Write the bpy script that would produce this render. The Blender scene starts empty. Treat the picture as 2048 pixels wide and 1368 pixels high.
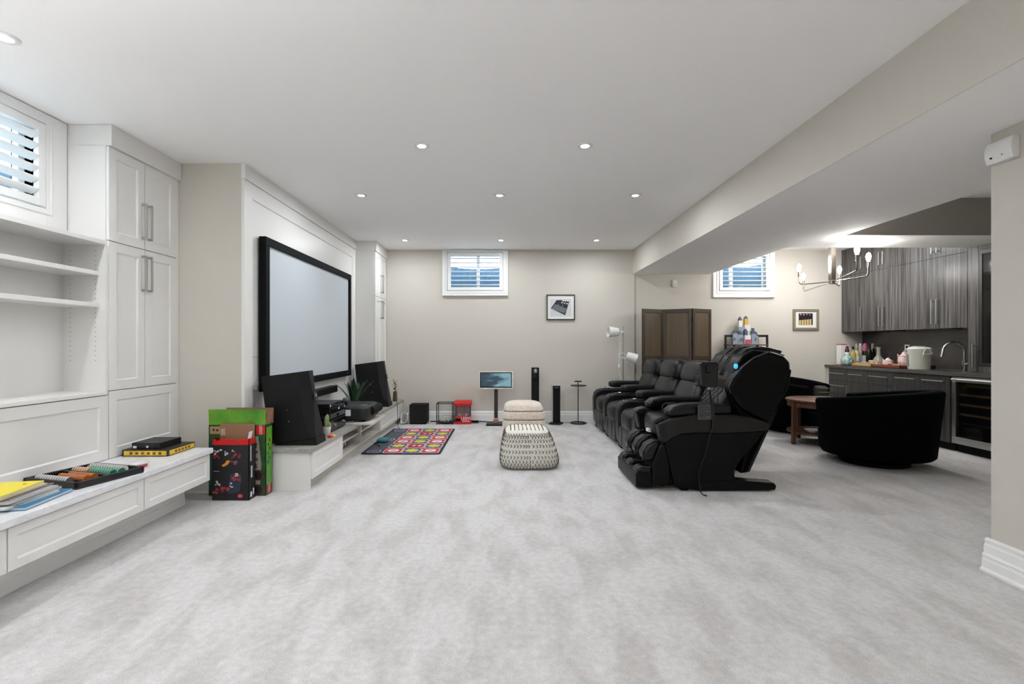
import bpy, bmesh, math, random
from mathutils import Vector, Matrix
random.seed(7)
PI = math.pi
SC = bpy.context.scene
C = SC.collection
# ------------------------------------------------------------------ camera, world, exposure
FPX, VX, VY, CAMH = 960.0, 1009.0, 690.0, 1.204      # focal length in px of the 2048 px frame, vanishing point
cam_d = bpy.data.cameras.new('camera'); cam = bpy.data.objects.new('camera', cam_d); C.objects.link(cam)
cam.location = (0, 0, CAMH); cam.rotation_euler = (PI / 2, 0, 0)
cam_d.sensor_width = 36; cam_d.lens = FPX * 36 / 2048
cam_d.shift_x = (1024 - VX) / 2048; cam_d.shift_y = (VY - 684) / 2048
cam_d.clip_start = 0.05; cam_d.clip_end = 100
SC.camera = cam
w = bpy.data.worlds.new('world'); SC.world = w; w.use_nodes = True
w.node_tree.nodes['Background'].inputs[0].default_value = (0.62, 0.84, 1.0, 1)
w.node_tree.nodes['Background'].inputs[1].default_value = 7.0
SC.view_settings.view_transform = 'Standard'; SC.view_settings.look = 'None'
SC.view_settings.gamma = 1; SC.view_settings.use_curve_mapping = False
SC.view_settings.exposure = 0.18
SC.cycles.diffuse_bounces = 6
SC.cycles.sample_clamp_indirect = 80
SC.cycles.glossy_bounces = 3
SC.cycles.transmission_bounces = 3
SC.cycles.max_bounces = 8
SC.cycles.use_light_tree = False
SC.cycles.use_adaptive_sampling = True
SC.cycles.adaptive_threshold = 0.05
SC.cycles.use_denoising = True
POT_POWER = 8.3
FILL_UPLIGHT_POWER = 92.0
BULB_POWER = 6.0

# ------------------------------------------------------------------ helpers
def s2l(c):
    c /= 255.0
    return c / 12.92 if c <= 0.04045 else ((c + 0.055) / 1.055) ** 2.4
def rgb(r, g, b): return (s2l(r), s2l(g), s2l(b), 1)
def PX(px, Y): return (px - VX) / FPX * Y
def PZ(py, Y): return CAMH + (VY - py) / FPX * Y
def P(px, py, Y): return Vector((PX(px, Y), Y, PZ(py, Y)))

MATS = {}
def mat(name, col, rough=0.5, metal=0.0, emit=None, es=0, spec=None, trans=0, ior=1.45, bump=0, bscale=200, coat=0, noise=None, alpha=None):
    if name in MATS: return MATS[name]
    m = bpy.data.materials.new(name); m.use_nodes = True; MATS[name] = m
    nt = m.node_tree; b = nt.nodes['Principled BSDF']
    b.inputs['Base Color'].default_value = col
    b.inputs['Roughness'].default_value = rough; b.inputs['Metallic'].default_value = metal
    if spec is not None: b.inputs['Specular IOR Level'].default_value = spec
    if trans: b.inputs['Transmission Weight'].default_value = trans; b.inputs['IOR'].default_value = ior
    if coat: b.inputs['Coat Weight'].default_value = coat; b.inputs['Coat Roughness'].default_value = 0.15
    if emit: b.inputs['Emission Color'].default_value = emit; b.inputs['Emission Strength'].default_value = es
    if alpha is not None: b.inputs['Alpha'].default_value = alpha
    if bump or noise:
        tc = nt.nodes.new('ShaderNodeTexCoord')
        n = nt.nodes.new('ShaderNodeTexNoise'); n.inputs['Scale'].default_value = bscale; n.inputs['Detail'].default_value = 4
        nt.links.new(tc.outputs['Object'], n.inputs['Vector'])
        if bump:
            bp = nt.nodes.new('ShaderNodeBump'); bp.inputs['Strength'].default_value = bump; bp.inputs['Distance'].default_value = 0.004
            nt.links.new(n.outputs['Fac'], bp.inputs['Height']); nt.links.new(bp.outputs['Normal'], b.inputs['Normal'])
        if noise:
            r = nt.nodes.new('ShaderNodeValToRGB'); r.color_ramp.elements[0].position = 0.35; r.color_ramp.elements[1].position = 0.68
            r.color_ramp.elements[0].color = col; r.color_ramp.elements[1].color = noise
            nt.links.new(n.outputs['Fac'], r.inputs['Fac']); nt.links.new(r.outputs['Color'], b.inputs['Base Color'])
    return m

class MB:
    def __init__(s): s.v = []; s.f = []
    def add(s, vs, fs):
        o = len(s.v); s.v += [Vector(p) for p in vs]; s.f += [[i + o for i in f] for f in fs]; return s
    def box(s, x0, x1, y0, y1, z0, z1):
        if x0 > x1: x0, x1 = x1, x0
        if y0 > y1: y0, y1 = y1, y0
        if z0 > z1: z0, z1 = z1, z0
        return s.add([(x0,y0,z0),(x1,y0,z0),(x1,y1,z0),(x0,y1,z0),(x0,y0,z1),(x1,y0,z1),(x1,y1,z1),(x0,y1,z1)],
                     [(0,3,2,1),(4,5,6,7),(0,1,5,4),(1,2,6,5),(2,3,7,6),(3,0,4,7)])
    def obox(s, c, U, V, N, su, sv, sn):
        c, U, V, N = Vector(c), Vector(U).normalized() * su / 2, Vector(V).normalized() * sv / 2, Vector(N).normalized() * sn / 2
        vs = [c + a * U + b * V + d * N for d in (-1, 1) for a, b in ((-1,-1),(1,-1),(1,1),(-1,1))]
        return s.add(vs, [(0,3,2,1),(4,5,6,7),(0,1,5,4),(1,2,6,5),(2,3,7,6),(3,0,4,7)])
    def cyl(s, p0, p1, r0, r1=None, seg=16, caps=True):
        r1 = r0 if r1 is None else r1
        p0, p1 = Vector(p0), Vector(p1); d = (p1 - p0).normalized()
        u = d.orthogonal().normalized(); v = d.cross(u)
        vs = []
        for p, r in ((p0, r0), (p1, r1)):
            vs += [p + (u * math.cos(a) + v * math.sin(a)) * r for a in [2 * PI * i / seg for i in range(seg)]]
        fs = [(i, (i + 1) % seg, seg + (i + 1) % seg, seg + i) for i in range(seg)]
        if caps: fs += [tuple(range(seg - 1, -1, -1)), tuple(range(seg, 2 * seg))]
        return s.add(vs, fs)
    def tube(s, pts, r, seg=8, closed=False):
        pts = [Vector(p) for p in pts]; n = len(pts)
        rs = r if isinstance(r, (list, tuple)) else [r] * n
        vs = []; u = None
        for i, p in enumerate(pts):
            a = pts[i - 1] if (i > 0 or closed) else p; b = pts[(i + 1) % n] if (i < n - 1 or closed) else p
            d = (b - a).normalized()
            if u is None: u = d.orthogonal().normalized()
            u = (u - d * u.dot(d)); u = u.normalized() if u.length > 1e-6 else d.orthogonal().normalized()
            v = d.cross(u)
            vs += [p + (u * math.cos(2 * PI * k / seg) + v * math.sin(2 * PI * k / seg)) * rs[i] for k in range(seg)]
        fs = []
        for i in range(n if closed else n - 1):
            j = (i + 1) % n
            fs += [(i * seg + k, i * seg + (k + 1) % seg, j * seg + (k + 1) % seg, j * seg + k) for k in range(seg)]
        if not closed: fs += [tuple(range(seg - 1, -1, -1)), tuple(range((n - 1) * seg, n * seg))]
        return s.add(vs, fs)
    def lathe(s, prof, c=(0, 0, 0), seg=24, M=None):
        vs = []
        for r, z in prof:
            for k in range(seg):
                p = Vector((max(r, 1e-4) * math.cos(2 * PI * k / seg), max(r, 1e-4) * math.sin(2 * PI * k / seg), z))
                if M is not None: p = M @ p
                vs.append(p + Vector(c))
        fs = []
        for i in range(len(prof) - 1):
            fs += [(i*seg+k, i*seg+(k+1)%seg, (i+1)*seg+(k+1)%seg, (i+1)*seg+k) for k in range(seg)]
        fs += [tuple(range(seg - 1, -1, -1)), tuple(range((len(prof) - 1) * seg, len(prof) * seg))]
        return s.add(vs, fs)
    def prism(s, poly, axis, a, b):
        n = len(poly)
        def m(p, t): return {'x': (t, p[0], p[1]), 'y': (p[0], t, p[1]), 'z': (p[0], p[1], t)}[axis]
        vs = [m(p, a) for p in poly] + [m(p, b) for p in poly]
        return s.add(vs, [tuple(range(n - 1, -1, -1)), tuple(range(n, 2 * n))] + [(i, (i+1)%n, n+(i+1)%n, n+i) for i in range(n)])
    def cushion(s, c, size, e=4, n=8, M=None, taper=0):
        vs = []; idx = {}; fs = []
        hx, hy, hz = size[0] / 2, size[1] / 2, size[2] / 2
        def vert(p):
            k = tuple(round(x, 5) for x in p)
            if k not in idx:
                x, y, z = p
                x, y, z = math.sin(x*PI/2*.999), math.sin(y*PI/2*.999), math.sin(z*PI/2*.999)
                L = (abs(x)**e + abs(y)**e + abs(z)**e) ** (1 / e)
                q = Vector((x / L * hx, y / L * hy, z / L * hz))
                if taper: q.x *= 1 - taper * q.z / hz; q.y *= 1 - taper * q.z / hz
                if M is not None: q = M @ q
                idx[k] = len(vs); vs.append(q + Vector(c))
            return idx[k]
        for ax in range(3):
            for sg in (-1, 1):
                for i in range(n):
                    for j in range(n):
                        q = []
                        for a, b in ((i, j), (i+1, j), (i+1, j+1), (i, j+1)):
                            p = [0, 0, 0]; p[ax] = sg; p[(ax+1)%3] = -1 + 2*a/n; p[(ax+2)%3] = -1 + 2*b/n
                            q.append(vert(p))
                        fs.append(q if sg > 0 else q[::-1])
        return s.add(vs, fs)
    def shaker(s, o, U, V, N, wd, ht, rail=.07, dep=.009, th=.02):
        o, U, V, N = Vector(o), Vector(U), Vector(V), Vector(N)
        def q(u0, u1, v0, v1, n): return [o + U*a + V*b + N*n for a, b in ((u0,v0),(u1,v0),(u1,v1),(u0,v1))]
        r2 = rail + .008
        vs = q(0,wd,0,ht,0) + q(0,wd,0,ht,th) + q(rail,wd-rail,rail,ht-rail,th) + q(r2,wd-r2,r2,ht-r2,th-dep)
        fs = [(3,2,1,0), (12,13,14,15)]
        for k in range(4):
            j = (k + 1) % 4
            fs += [(k, j, 4+j, 4+k), (4+k, 4+j, 8+j, 8+k), (8+k, 8+j, 12+j, 12+k)]
        return s.add(vs, fs)
    def obj(s, name, m, parent=None, smooth=False, bevel=0, seg=2, local=False, label=None, cat=None, group=None, kind=None, sub=0, ang=40):
        me = bpy.data.meshes.new(name)
        off = Vector((0, 0, 0))
        if parent is not None and not local:
            p = parent
            while p is not None: off += p.location; p = p.parent
        me.from_pydata([v - off for v in s.v], [], s.f)
        bm = bmesh.new(); bm.from_mesh(me); bmesh.ops.recalc_face_normals(bm, faces=bm.faces); bm.to_mesh(me); bm.free()
        me.materials.append(m)
        o = bpy.data.objects.new(name, me); C.objects.link(o)
        if parent is not None: o.parent = parent
        if bevel:
            b = o.modifiers.new('bevel', 'BEVEL'); b.width = bevel; b.segments = seg; b.limit_method = 'ANGLE'; b.angle_limit = math.radians(35)
        if sub:
            b = o.modifiers.new('sub', 'SUBSURF'); b.levels = sub; b.render_levels = sub
        if smooth or bevel:
            if bevel and not smooth:
                for p in me.polygons: p.use_smooth = True
                wn = o.modifiers.new('wn', 'WEIGHTED_NORMAL'); wn.keep_sharp = True
            else:
                for p in me.polygons: p.use_smooth = True
                bm = bmesh.new(); bm.from_mesh(me)
                for e in bm.edges:
                    if len(e.link_faces) == 2 and e.calc_face_angle(0) > math.radians(ang): e.smooth = False
                bm.to_mesh(me); bm.free()
        tag(o, label, cat, group, kind)
        return o
def tag(o, label=None, cat=None, group=None, kind=None):
    if label: o['label'] = label
    if cat: o['category'] = cat
    if group: o['group'] = group
    if kind: o['kind'] = kind
    return o
def thing(name, loc, label, cat, group=None, rz=0, kind=None):
    o = bpy.data.objects.new(name, None); C.objects.link(o); o.location = loc; o.rotation_euler = (0, 0, rz); o.empty_display_size = .1
    return tag(o, label, cat, group, kind)
def copy_tree(o, parent=None):
    c = o.copy(); C.objects.link(c); c.parent = parent
    for ch in list(o.children): copy_tree(ch, c)
    return c
def text(name, body, size, loc, rot, m, parent=None, ext=.0006, align='CENTER'):
    cu = bpy.data.curves.new(name, 'FONT'); cu.body = body; cu.size = size; cu.extrude = ext; cu.align_x = align; cu.align_y = 'CENTER'
    cu.materials.append(m); o = bpy.data.objects.new(name, cu); C.objects.link(o)
    off = Vector((0, 0, 0)); p = parent
    while p is not None: off += p.location; p = p.parent
    me = bpy.data.meshes.new_from_object(o.evaluated_get(bpy.context.evaluated_depsgraph_get())); bpy.data.objects.remove(o); bpy.data.curves.remove(cu)
    me.materials.clear(); me.materials.append(m); o = bpy.data.objects.new(name, me); C.objects.link(o)
    o.parent = parent; o.location = Vector(loc) - off; o.rotation_euler = rot
    return o
def rotm(axis, deg): return Matrix.Rotation(math.radians(deg), 3, axis)
FACE_CAM = (PI / 2, 0, 0)                                  # text rotation: faces -Y

# ------------------------------------------------------------------ materials
def carpet_material():
    m = bpy.data.materials.new('carpet'); m.use_nodes = True; nt = m.node_tree; b = nt.nodes['Principled BSDF']
    tc = nt.nodes.new('ShaderNodeTexCoord'); L = nt.links.new
    def noise(sc, det, mapping=None, dist=0):
        n = nt.nodes.new('ShaderNodeTexNoise'); n.inputs['Scale'].default_value = sc; n.inputs['Detail'].default_value = det; n.inputs['Distortion'].default_value = dist
        if mapping:
            mp = nt.nodes.new('ShaderNodeMapping'); mp.inputs['Scale'].default_value = mapping[0]; mp.inputs['Rotation'].default_value = mapping[1]
            L(tc.outputs['Object'], mp.inputs[0]); L(mp.outputs[0], n.inputs['Vector'])
        else: L(tc.outputs['Object'], n.inputs['Vector'])
        return n
    big = noise(3.6, 5, ((1.7, .7, 1), (0, 0, .6)), .3); fine = noise(190, 2); mid = noise(30, 3)
    r = nt.nodes.new('ShaderNodeValToRGB'); r.color_ramp.elements[0].position = .36; r.color_ramp.elements[1].position = .58
    r.color_ramp.elements[0].color = rgb(196, 193, 192); r.color_ramp.elements[1].color = rgb(214, 212, 212)
    L(big.outputs['Fac'], r.inputs['Fac'])
    def mixmul(col, n, lo, hi):
        r2 = nt.nodes.new('ShaderNodeMapRange'); r2.inputs['From Min'].default_value = .3; r2.inputs['From Max'].default_value = .7
        r2.inputs['To Min'].default_value = lo; r2.inputs['To Max'].default_value = hi
        L(n.outputs['Fac'], r2.inputs['Value'])
        mx = nt.nodes.new('ShaderNodeVectorMath'); mx.operation = 'SCALE'; L(col, mx.inputs[0]); L(r2.outputs['Result'], mx.inputs['Scale'])
        return mx.outputs[0]
    c1 = mixmul(r.outputs['Color'], mid, .88, 1.06); c2 = mixmul(c1, fine, .84, 1.1)
    L(c2, b.inputs['Base Color']); b.inputs['Roughness'].default_value = .95
    b.inputs['Sheen Weight'].default_value = .25; b.inputs['Sheen Roughness'].default_value = .5; b.inputs['Specular IOR Level'].default_value = .1
    bp = nt.nodes.new('ShaderNodeBump'); bp.inputs['Strength'].default_value = .55; bp.inputs['Distance'].default_value = .006
    ad = nt.nodes.new('ShaderNodeMath'); L(fine.outputs['Fac'], ad.inputs[0]); L(mid.outputs['Fac'], ad.inputs[1])
    L(ad.outputs[0], bp.inputs['Height']); L(bp.outputs['Normal'], b.inputs['Normal'])
    return m
def streak_material(name, c0, c1, scale, rough=.35, axis='z', contrast=(.35, .7)):
    m = bpy.data.materials.new(name); m.use_nodes = True; nt = m.node_tree; b = nt.nodes['Principled BSDF']
    tc = nt.nodes.new('ShaderNodeTexCoord'); mp = nt.nodes.new('ShaderNodeMapping'); n = nt.nodes.new('ShaderNodeTexNoise')
    sc = [scale, scale, scale]; sc['xyz'.index(axis)] = scale * .02; mp.inputs['Scale'].default_value = sc
    n.inputs['Scale'].default_value = 1; n.inputs['Detail'].default_value = 5
    nt.links.new(tc.outputs['Object'], mp.inputs[0]); nt.links.new(mp.outputs[0], n.inputs['Vector'])
    r = nt.nodes.new('ShaderNodeValToRGB'); r.color_ramp.elements[0].position = contrast[0]; r.color_ramp.elements[1].position = contrast[1]
    r.color_ramp.elements[0].color = c0; r.color_ramp.elements[1].color = c1
    nt.links.new(n.outputs['Fac'], r.inputs['Fac']); nt.links.new(r.outputs['Color'], b.inputs['Base Color'])
    b.inputs['Roughness'].default_value = rough
    MATS[name] = m
    return m
CARPET = carpet_material()
WALL = mat('wall_paint', rgb(206, 201, 192), .75)
CEIL = mat('ceiling_paint', rgb(248, 247, 247), .85)
WHITE = mat('white_lacquer', rgb(231, 230, 228), .38)
TRIMW = mat('trim_white', rgb(238, 238, 237), .4)
GREYSLAB = mat('grey_slab', rgb(168, 166, 162), .4, noise=rgb(150, 148, 144), bscale=30)
def marble():
    m = mat('marble', rgb(232, 233, 236), .25); nt = m.node_tree; b = nt.nodes['Principled BSDF']
    tc = nt.nodes.new('ShaderNodeTexCoord'); n = nt.nodes.new('ShaderNodeTexNoise'); n.inputs['Scale'].default_value = 5; n.inputs['Detail'].default_value = 8; n.inputs['Distortion'].default_value = 1.6
    r = nt.nodes.new('ShaderNodeValToRGB'); e = r.color_ramp.elements; e[0].position = .44; e[0].color = rgb(232, 233, 236); e[1].position = .56; e[1].color = rgb(232, 233, 236)
    k = e.new(.5); k.color = rgb(222, 224, 229)
    nt.links.new(tc.outputs['Object'], n.inputs['Vector']); nt.links.new(n.outputs['Fac'], r.inputs['Fac']); nt.links.new(r.outputs['Color'], b.inputs['Base Color'])
    return m
MARBLE = marble()
STEEL = mat('brushed_steel', rgb(190, 190, 188), .3, 1)
CHROME = mat('chrome', rgb(225, 225, 228), .08, 1)
NICKEL = mat('nickel', rgb(150, 142, 132), .22, 1)
BLACK = mat('black_plastic', rgb(15, 15, 17), .42)
BLACKM = mat('black_matte', rgb(11, 11, 12), .7, spec=.2)
BLACKG = mat('black_gloss', rgb(12, 12, 14), .12)
SPKR = mat('speaker_black', rgb(17, 17, 18), .5, spec=.3)
LEATHER = mat('black_leather', rgb(16, 18, 21), .33, spec=.38, bump=.25, bscale=120)
LEATHER2 = mat('massage_leather', rgb(10, 13, 17), .3, spec=.4, bump=.2, bscale=120)
SHELLP = mat('chair_shell', rgb(7, 7, 8), .4, spec=.18)
TRIMGREY = mat('shell_trim', rgb(24, 23, 23), .4, spec=.35)
PIPING = mat('piping_grey', rgb(58, 60, 63), .5)
VELVET = mat('black_velvet', rgb(3, 4, 5), .9, spec=.06)
TEAL = mat('teal_velvet', rgb(5, 17, 25), .85, spec=.08)
GLASS = mat('clear_glass', rgb(225, 232, 232), .04, alpha=.06)
WGLASS = mat('window_glass', rgb(225, 240, 248), .03, alpha=.08)
DARKGLASS = mat('dark_glass', rgb(10, 11, 13), .06, spec=.6)
KITCH = streak_material('kitchen_laminate', rgb(40, 39, 40), rgb(112, 108, 106), 70, .28, 'z')
KITCHB = streak_material('kitchen_laminate_base', rgb(36, 35, 36), rgb(82, 79, 78), 70, .3, 'z')
COUNTER = mat('counter_stone', rgb(88, 86, 84), .25, noise=rgb(80, 78, 77), bscale=60)
SPLASH = mat('backsplash', rgb(70, 68, 65), .2)
WOOD = streak_material('walnut', rgb(78, 50, 36), rgb(116, 78, 56), 40, .4, 'z')
WOODX = streak_material('light_wood', rgb(190, 150, 105), rgb(214, 178, 130), 30, .4, 'y')
SCREENF = streak_material('screen_frame_wood', rgb(58, 47, 37), rgb(74, 61, 47), 60, .45, 'z')
SCREENI = streak_material('screen_inset_wood', rgb(84, 70, 53), rgb(102, 86, 64), 60, .5, 'z')
ESPRESSO = mat('espresso_wood', rgb(40, 35, 32), .4)
RED = mat('red_plastic', rgb(200, 18, 22), .35)
REDT = mat('red_print', rgb(205, 45, 48), .5)
PURPLE = mat('purple_print', rgb(74, 62, 112), .5)
YELLOW = mat('yellow_print', rgb(214, 210, 50), .5)
PWHITE = mat('white_print', rgb(232, 234, 240), .5)
PBLUE = mat('blue_print', rgb(38, 92, 160), .5)
PBLACK = mat('black_print', rgb(26, 26, 30), .5)
NAVY = mat('navy_binding', rgb(14, 16, 30), .6)
BROWN = mat('cardboard', rgb(150, 112, 84), .8)
WPLASTIC = mat('white_plastic', rgb(232, 232, 230), .35)
POTW = mat('pot_white', rgb(222, 224, 226), .4)
LEAF = mat('leaf_green', rgb(26, 52, 32), .35, noise=rgb(40, 74, 42), bscale=30)

# ------------------------------------------------------------------ room shell
H = 2.70; YF = 7.55; XL = -2.99; XK = 5.66; YB = -2.2; SOF = 2.32
PILX, PILY = 2.585, 2.55
def structure(name, mb, m, label, bevel=0, parent=None):
    return mb.obj(name, m, parent, bevel=bevel, label=label, kind='structure')
structure('floor', MB().box(XL - .2, XK + .2, YB - .2, YF + .2, -.12, 0), CARPET, 'pale grey beige wall to wall carpet covering the floor')
structure('ceiling', MB().box(XL - .2, XK + .2, YB - .2, YF + .2, H, H + .12), CEIL, 'smooth white ceiling with recessed lights')
# far wall with two window openings
W1 = (-.90, -.02, 2.05, 2.66)
W2 = (PX(1436, YF + .03), PX(1538, YF + .03), 2.05, 2.66)
def wall_y(x0, x1, y0, y1, z0, z1, holes):
    mb = MB(); xs = x0
    for (a, b, c, d) in holes:
        mb.box(xs, a, y0, y1, z0, z1); mb.box(a, b, y0, y1, z0, c); mb.box(a, b, y0, y1, d, z1); xs = b
    return mb.box(xs, x1, y0, y1, z0, z1)
structure('wall_back', wall_y(XL, 2.045, YF, YF + .2, 0, H, [W1]), WALL, 'light greige painted far wall behind the monitor and fans')
structure('wall_kitchen_end', wall_y(2.045, XK, YF + .03, YF + .2, 0, H, [W2]), WALL, 'light greige far wall behind the folding screen and dining chairs')
# left wall with window opening
W3 = (2.36, 3.10, 2.08, 2.63)
mb = MB().box(XL - .2, XL, YB, W3[0], 0, H).box(XL - .2, XL, W3[1], YF, 0, H).box(XL - .2, XL, W3[0], W3[1], 0, W3[2]).box(XL - .2, XL, W3[0], W3[1], W3[3], H)
structure('wall_left', mb, WALL, 'left wall carrying the shuttered window and built in shelving')
structure('wall_screen', MB().box(XL, -2.165, 3.958, 6.90, 0, H), WALL, 'beige boxed out wall carrying the projector screen')
structure('wall_front', MB().box(XL, PILX, YB - .15, YB, 0, H), WALL, 'wall behind the viewer')
structure('wall_right', MB().box(PILX, PILX + .16, YB, PILY, 0, H), WALL, 'greige wall end at the right with a small white sensor')
structure('wall_kitchen', MB().box(XK, XK + .15, 2.2, YF + .2, 0, H), WALL, 'wall behind the dark kitchen cabinets')
structure('wall_kitchen_near', MB().box(PILX + .16, XK, 2.05, 2.2, 0, H), WALL, 'greige wall closing the kitchen side behind the pillar')
mb = MB().box(2.023, PILX - .001, YB, PILY, SOF, H - .001).box(2.023, 3.46, PILY, 4.885, SOF, H - .001).box(2.023, XK, 4.885, 5.5, SOF, H - .001).box(2.023, 3.23, 5.5, YF + .03, SOF, H - .001)
structure('trim_1', MB().box(2.018, 2.023, YB, YF, SOF, H), WALL, 'greige painted side face of the long ceiling bulkhead')
structure('ceiling_bulkhead', mb, CEIL, 'long white dropped bulkhead running towards the kitchen')
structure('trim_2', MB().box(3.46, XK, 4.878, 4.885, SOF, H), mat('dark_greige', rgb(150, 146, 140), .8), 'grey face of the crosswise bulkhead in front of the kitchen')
# baseboards
def base_profile_y(x0, x1, yface, hgt=.165):
    prof = [(yface, 0), (yface - .022, 0), (yface - .022, hgt * .66), (yface - .016, hgt * .7), (yface - .016, hgt * .86), (yface - .008, hgt), (yface, hgt)]
    return MB().prism(prof, 'x', x0, x1)
structure('baseboard_back', base_profile_y(-1.58, 2.04, YF), TRIMW, 'white stepped baseboard along the far wall')
structure('baseboard_kitchen', base_profile_y(2.05, 5.06, YF + .03), TRIMW, 'white stepped baseboard behind the folding screen')
prof = [(0, 0), (-.042, 0), (-.042, .012), (-.030, .022), (-.030, .062), (-.026, .068), (-.026, .078), (-.032, .086), (-.020, .098), (-.020, .138), (-.014, .144), (-.014, .155), (-.018, .165), (-.004, .176), (0, .176)]
mb = MB().prism([(PILX + a, b) for a, b in prof], 'y', YB + .01, PILY + .02)
structure('baseboard_right', mb, TRIMW, 'deep stepped white baseboard at the foot of the wall end')

# screen wall: white shaker panel on the boxed out wall
pan = bpy.data.objects['wall_screen']
o = MB().shaker((-2.165, 3.95, .05), (0, 1, 0), (0, 0, 1), (1, 0, 0), 2.945, 2.52, .125, .012, .025).obj('panel', WHITE, pan)
MB().box(-2.165, -2.133, 3.946, 6.897, 2.575, H).obj('frieze', WHITE, pan)
MB().box(-2.153, -2.1515, 4.07, 6.76, 1.098, 1.102).obj('panel_joint', mat('joint', rgb(150, 150, 150), .6), pan)

# ------------------------------------------------------------------ windows with shutters
SKYB = mat('well_steel_daylit', rgb(20, 78, 108), .5, .0)  # grey steel, with the blue of the daylight put into its colour
def shutter_window(name, label, org, U, N, wd, ht, slat_n, tilt, casing, well_label, mull=None, well_top=.33):
    """org: lower corner of the wall opening on the room face; U along the wall, N into the room"""
    U, N, Z, o = Vector(U), Vector(N), Vector((0, 0, 1)), Vector(org)
    t = thing(name, o, label, None, kind='structure')
    def bar(u0, u1, z0, z1, n0, n1): 
        return o + U * (u0 + u1) / 2 + Z * (z0 + z1) / 2 + N * (n0 + n1) / 2, abs(u1 - u0), abs(z1 - z0), abs(n1 - n0)
    def ob(mb, *a):
        c, su, sz, sn = bar(*a); return mb.obox(c, U, Z, N, su, sz, sn)
    l, r, b, tp = casing
    k = MB(); ob(k, -l, .002, -b, ht + tp, -.0, .035); ob(k, wd - .002, wd + r, -b, ht + tp, 0, .035); ob(k, 0, wd, -b, .002, 0, .035); ob(k, 0, wd, ht - .002, ht + tp, 0, .035)
    k.obj('casing', TRIMW, t, bevel=.004)
    k = MB(); ob(k, -l, wd + r, -b - .0, -b + .022, .035, .05); ob(k, -.03, wd + .03, -.035, -.02, .035, .042); ob(k, -.035, -.02, -.03, ht + .02, .035, .042); ob(k, wd + .02, wd + .035, -.03, ht + .02, .035, .042)
    k.obj('casing_moulding', TRIMW, t, bevel=.003)
    f = .05; k = MB()
    ob(k, .01, .01 + f, .01, ht - .01, .005, .04); ob(k, wd - .01 - f, wd - .01, .01, ht - .01, .005, .04); ob(k, .01 + f, wd - .01 - f, .01, .01 + f, .005, .04); ob(k, .01 + f, wd - .01 - f, ht - .01 - f, ht - .01, .005, .04)
    k.obj('shutter_frame', TRIMW, t, bevel=.003)
    # jamb lining
    k = MB(); ob(k, -.012, 0, 0, ht, -.2, 0); ob(k, wd, wd + .012, 0, ht, -.2, 0); ob(k, 0, wd, -.012, 0, -.2, 0); ob(k, 0, wd, ht, ht + .012, -.2, 0)
    k.obj('jamb', TRIMW, t)
    g = f + .012; sp = (ht - 2 * g) / slat_n
    for i in range(slat_n):
        z = g + sp * (i + .5); c = o + U * wd / 2 + Z * z + N * .02
        nn = N * math.cos(tilt) + Z * math.sin(tilt); zz = Z * math.cos(tilt) - N * math.sin(tilt)
        MB().obox(c, U, zz, nn, wd - 2 * g + .004, .011, .062).obj('slat', TRIMW, t, bevel=.004)
    # outer sash with panes
    k = MB(); ob(k, 0, .04, 0, ht, -.15, -.11); ob(k, wd - .04, wd, 0, ht, -.15, -.11); ob(k, .04, wd - .04, 0, .04, -.15, -.11); ob(k, .04, wd - .04, ht - .04, ht, -.15, -.11)
    mu = mull if mull else wd / 2
    ob(k, mu - .025, mu + .025, .04, ht - .04, -.15, -.11)
    k.obj('sash', TRIMW, t)
    for a, b2 in ((.04, mu - .025), (mu + .025, wd - .04)):
        k = MB(); ob(k, a, b2, .04, ht - .04, -.132, -.128); k.obj('pane', WGLASS, t)
    # corrugated steel window well outside
    k = MB(); n = 64; zb, zt = -.25, well_top; rows = []
    vs = []; 
    for j in range(2):
        for i in range(n + 1):
            a = PI * i / n; R = .62 + .012 * math.sin(i * 1.6)
            vs.append(o + U * (wd / 2 - math.cos(a) * (wd / 2 + .15)) - N * (.21 + math.sin(a) * R) + Z * (zb if j == 0 else zt))
    k.add(vs, [(i, i + 1, n + 2 + i, n + 1 + i) for i in range(n)])
    c, su, sz, sn = bar(-.2, wd + .2, zb - .03, zb, -.9, -.205); k.obox(c, U, Z, N, su, sz, sn)
    k.obj('window_well', SKYB, t, smooth=True)
    return t
shutter_window('window_1', 'small shuttered basement window high on the far wall', (W1[0], YF, W1[2]), (1, 0, 0), (0, -1, 0), W1[1] - W1[0], W1[3] - W1[2], 7, .03, (.075, .075, .075, .035), '', .48, .48)
shutter_window('window_2', 'shuttered basement window beside the bulkhead above the ladder shelf', (W2[0], YF + .03, W2[2]), (1, 0, 0), (0, -1, 0), W2[1] - W2[0], W2[3] - W2[2], 7, .03, (.09, .075, .10, .035), '', .26, .50)
shutter_window('window_3', 'shuttered window in the left wall above the open shelves', (XL, W3[0], W3[2]), (0, 1, 0), (1, 0, 0), W3[1] - W3[0], W3[3] - W3[2], 6, .5, (.5, .145, .15, .065), '', None, .30)

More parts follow.
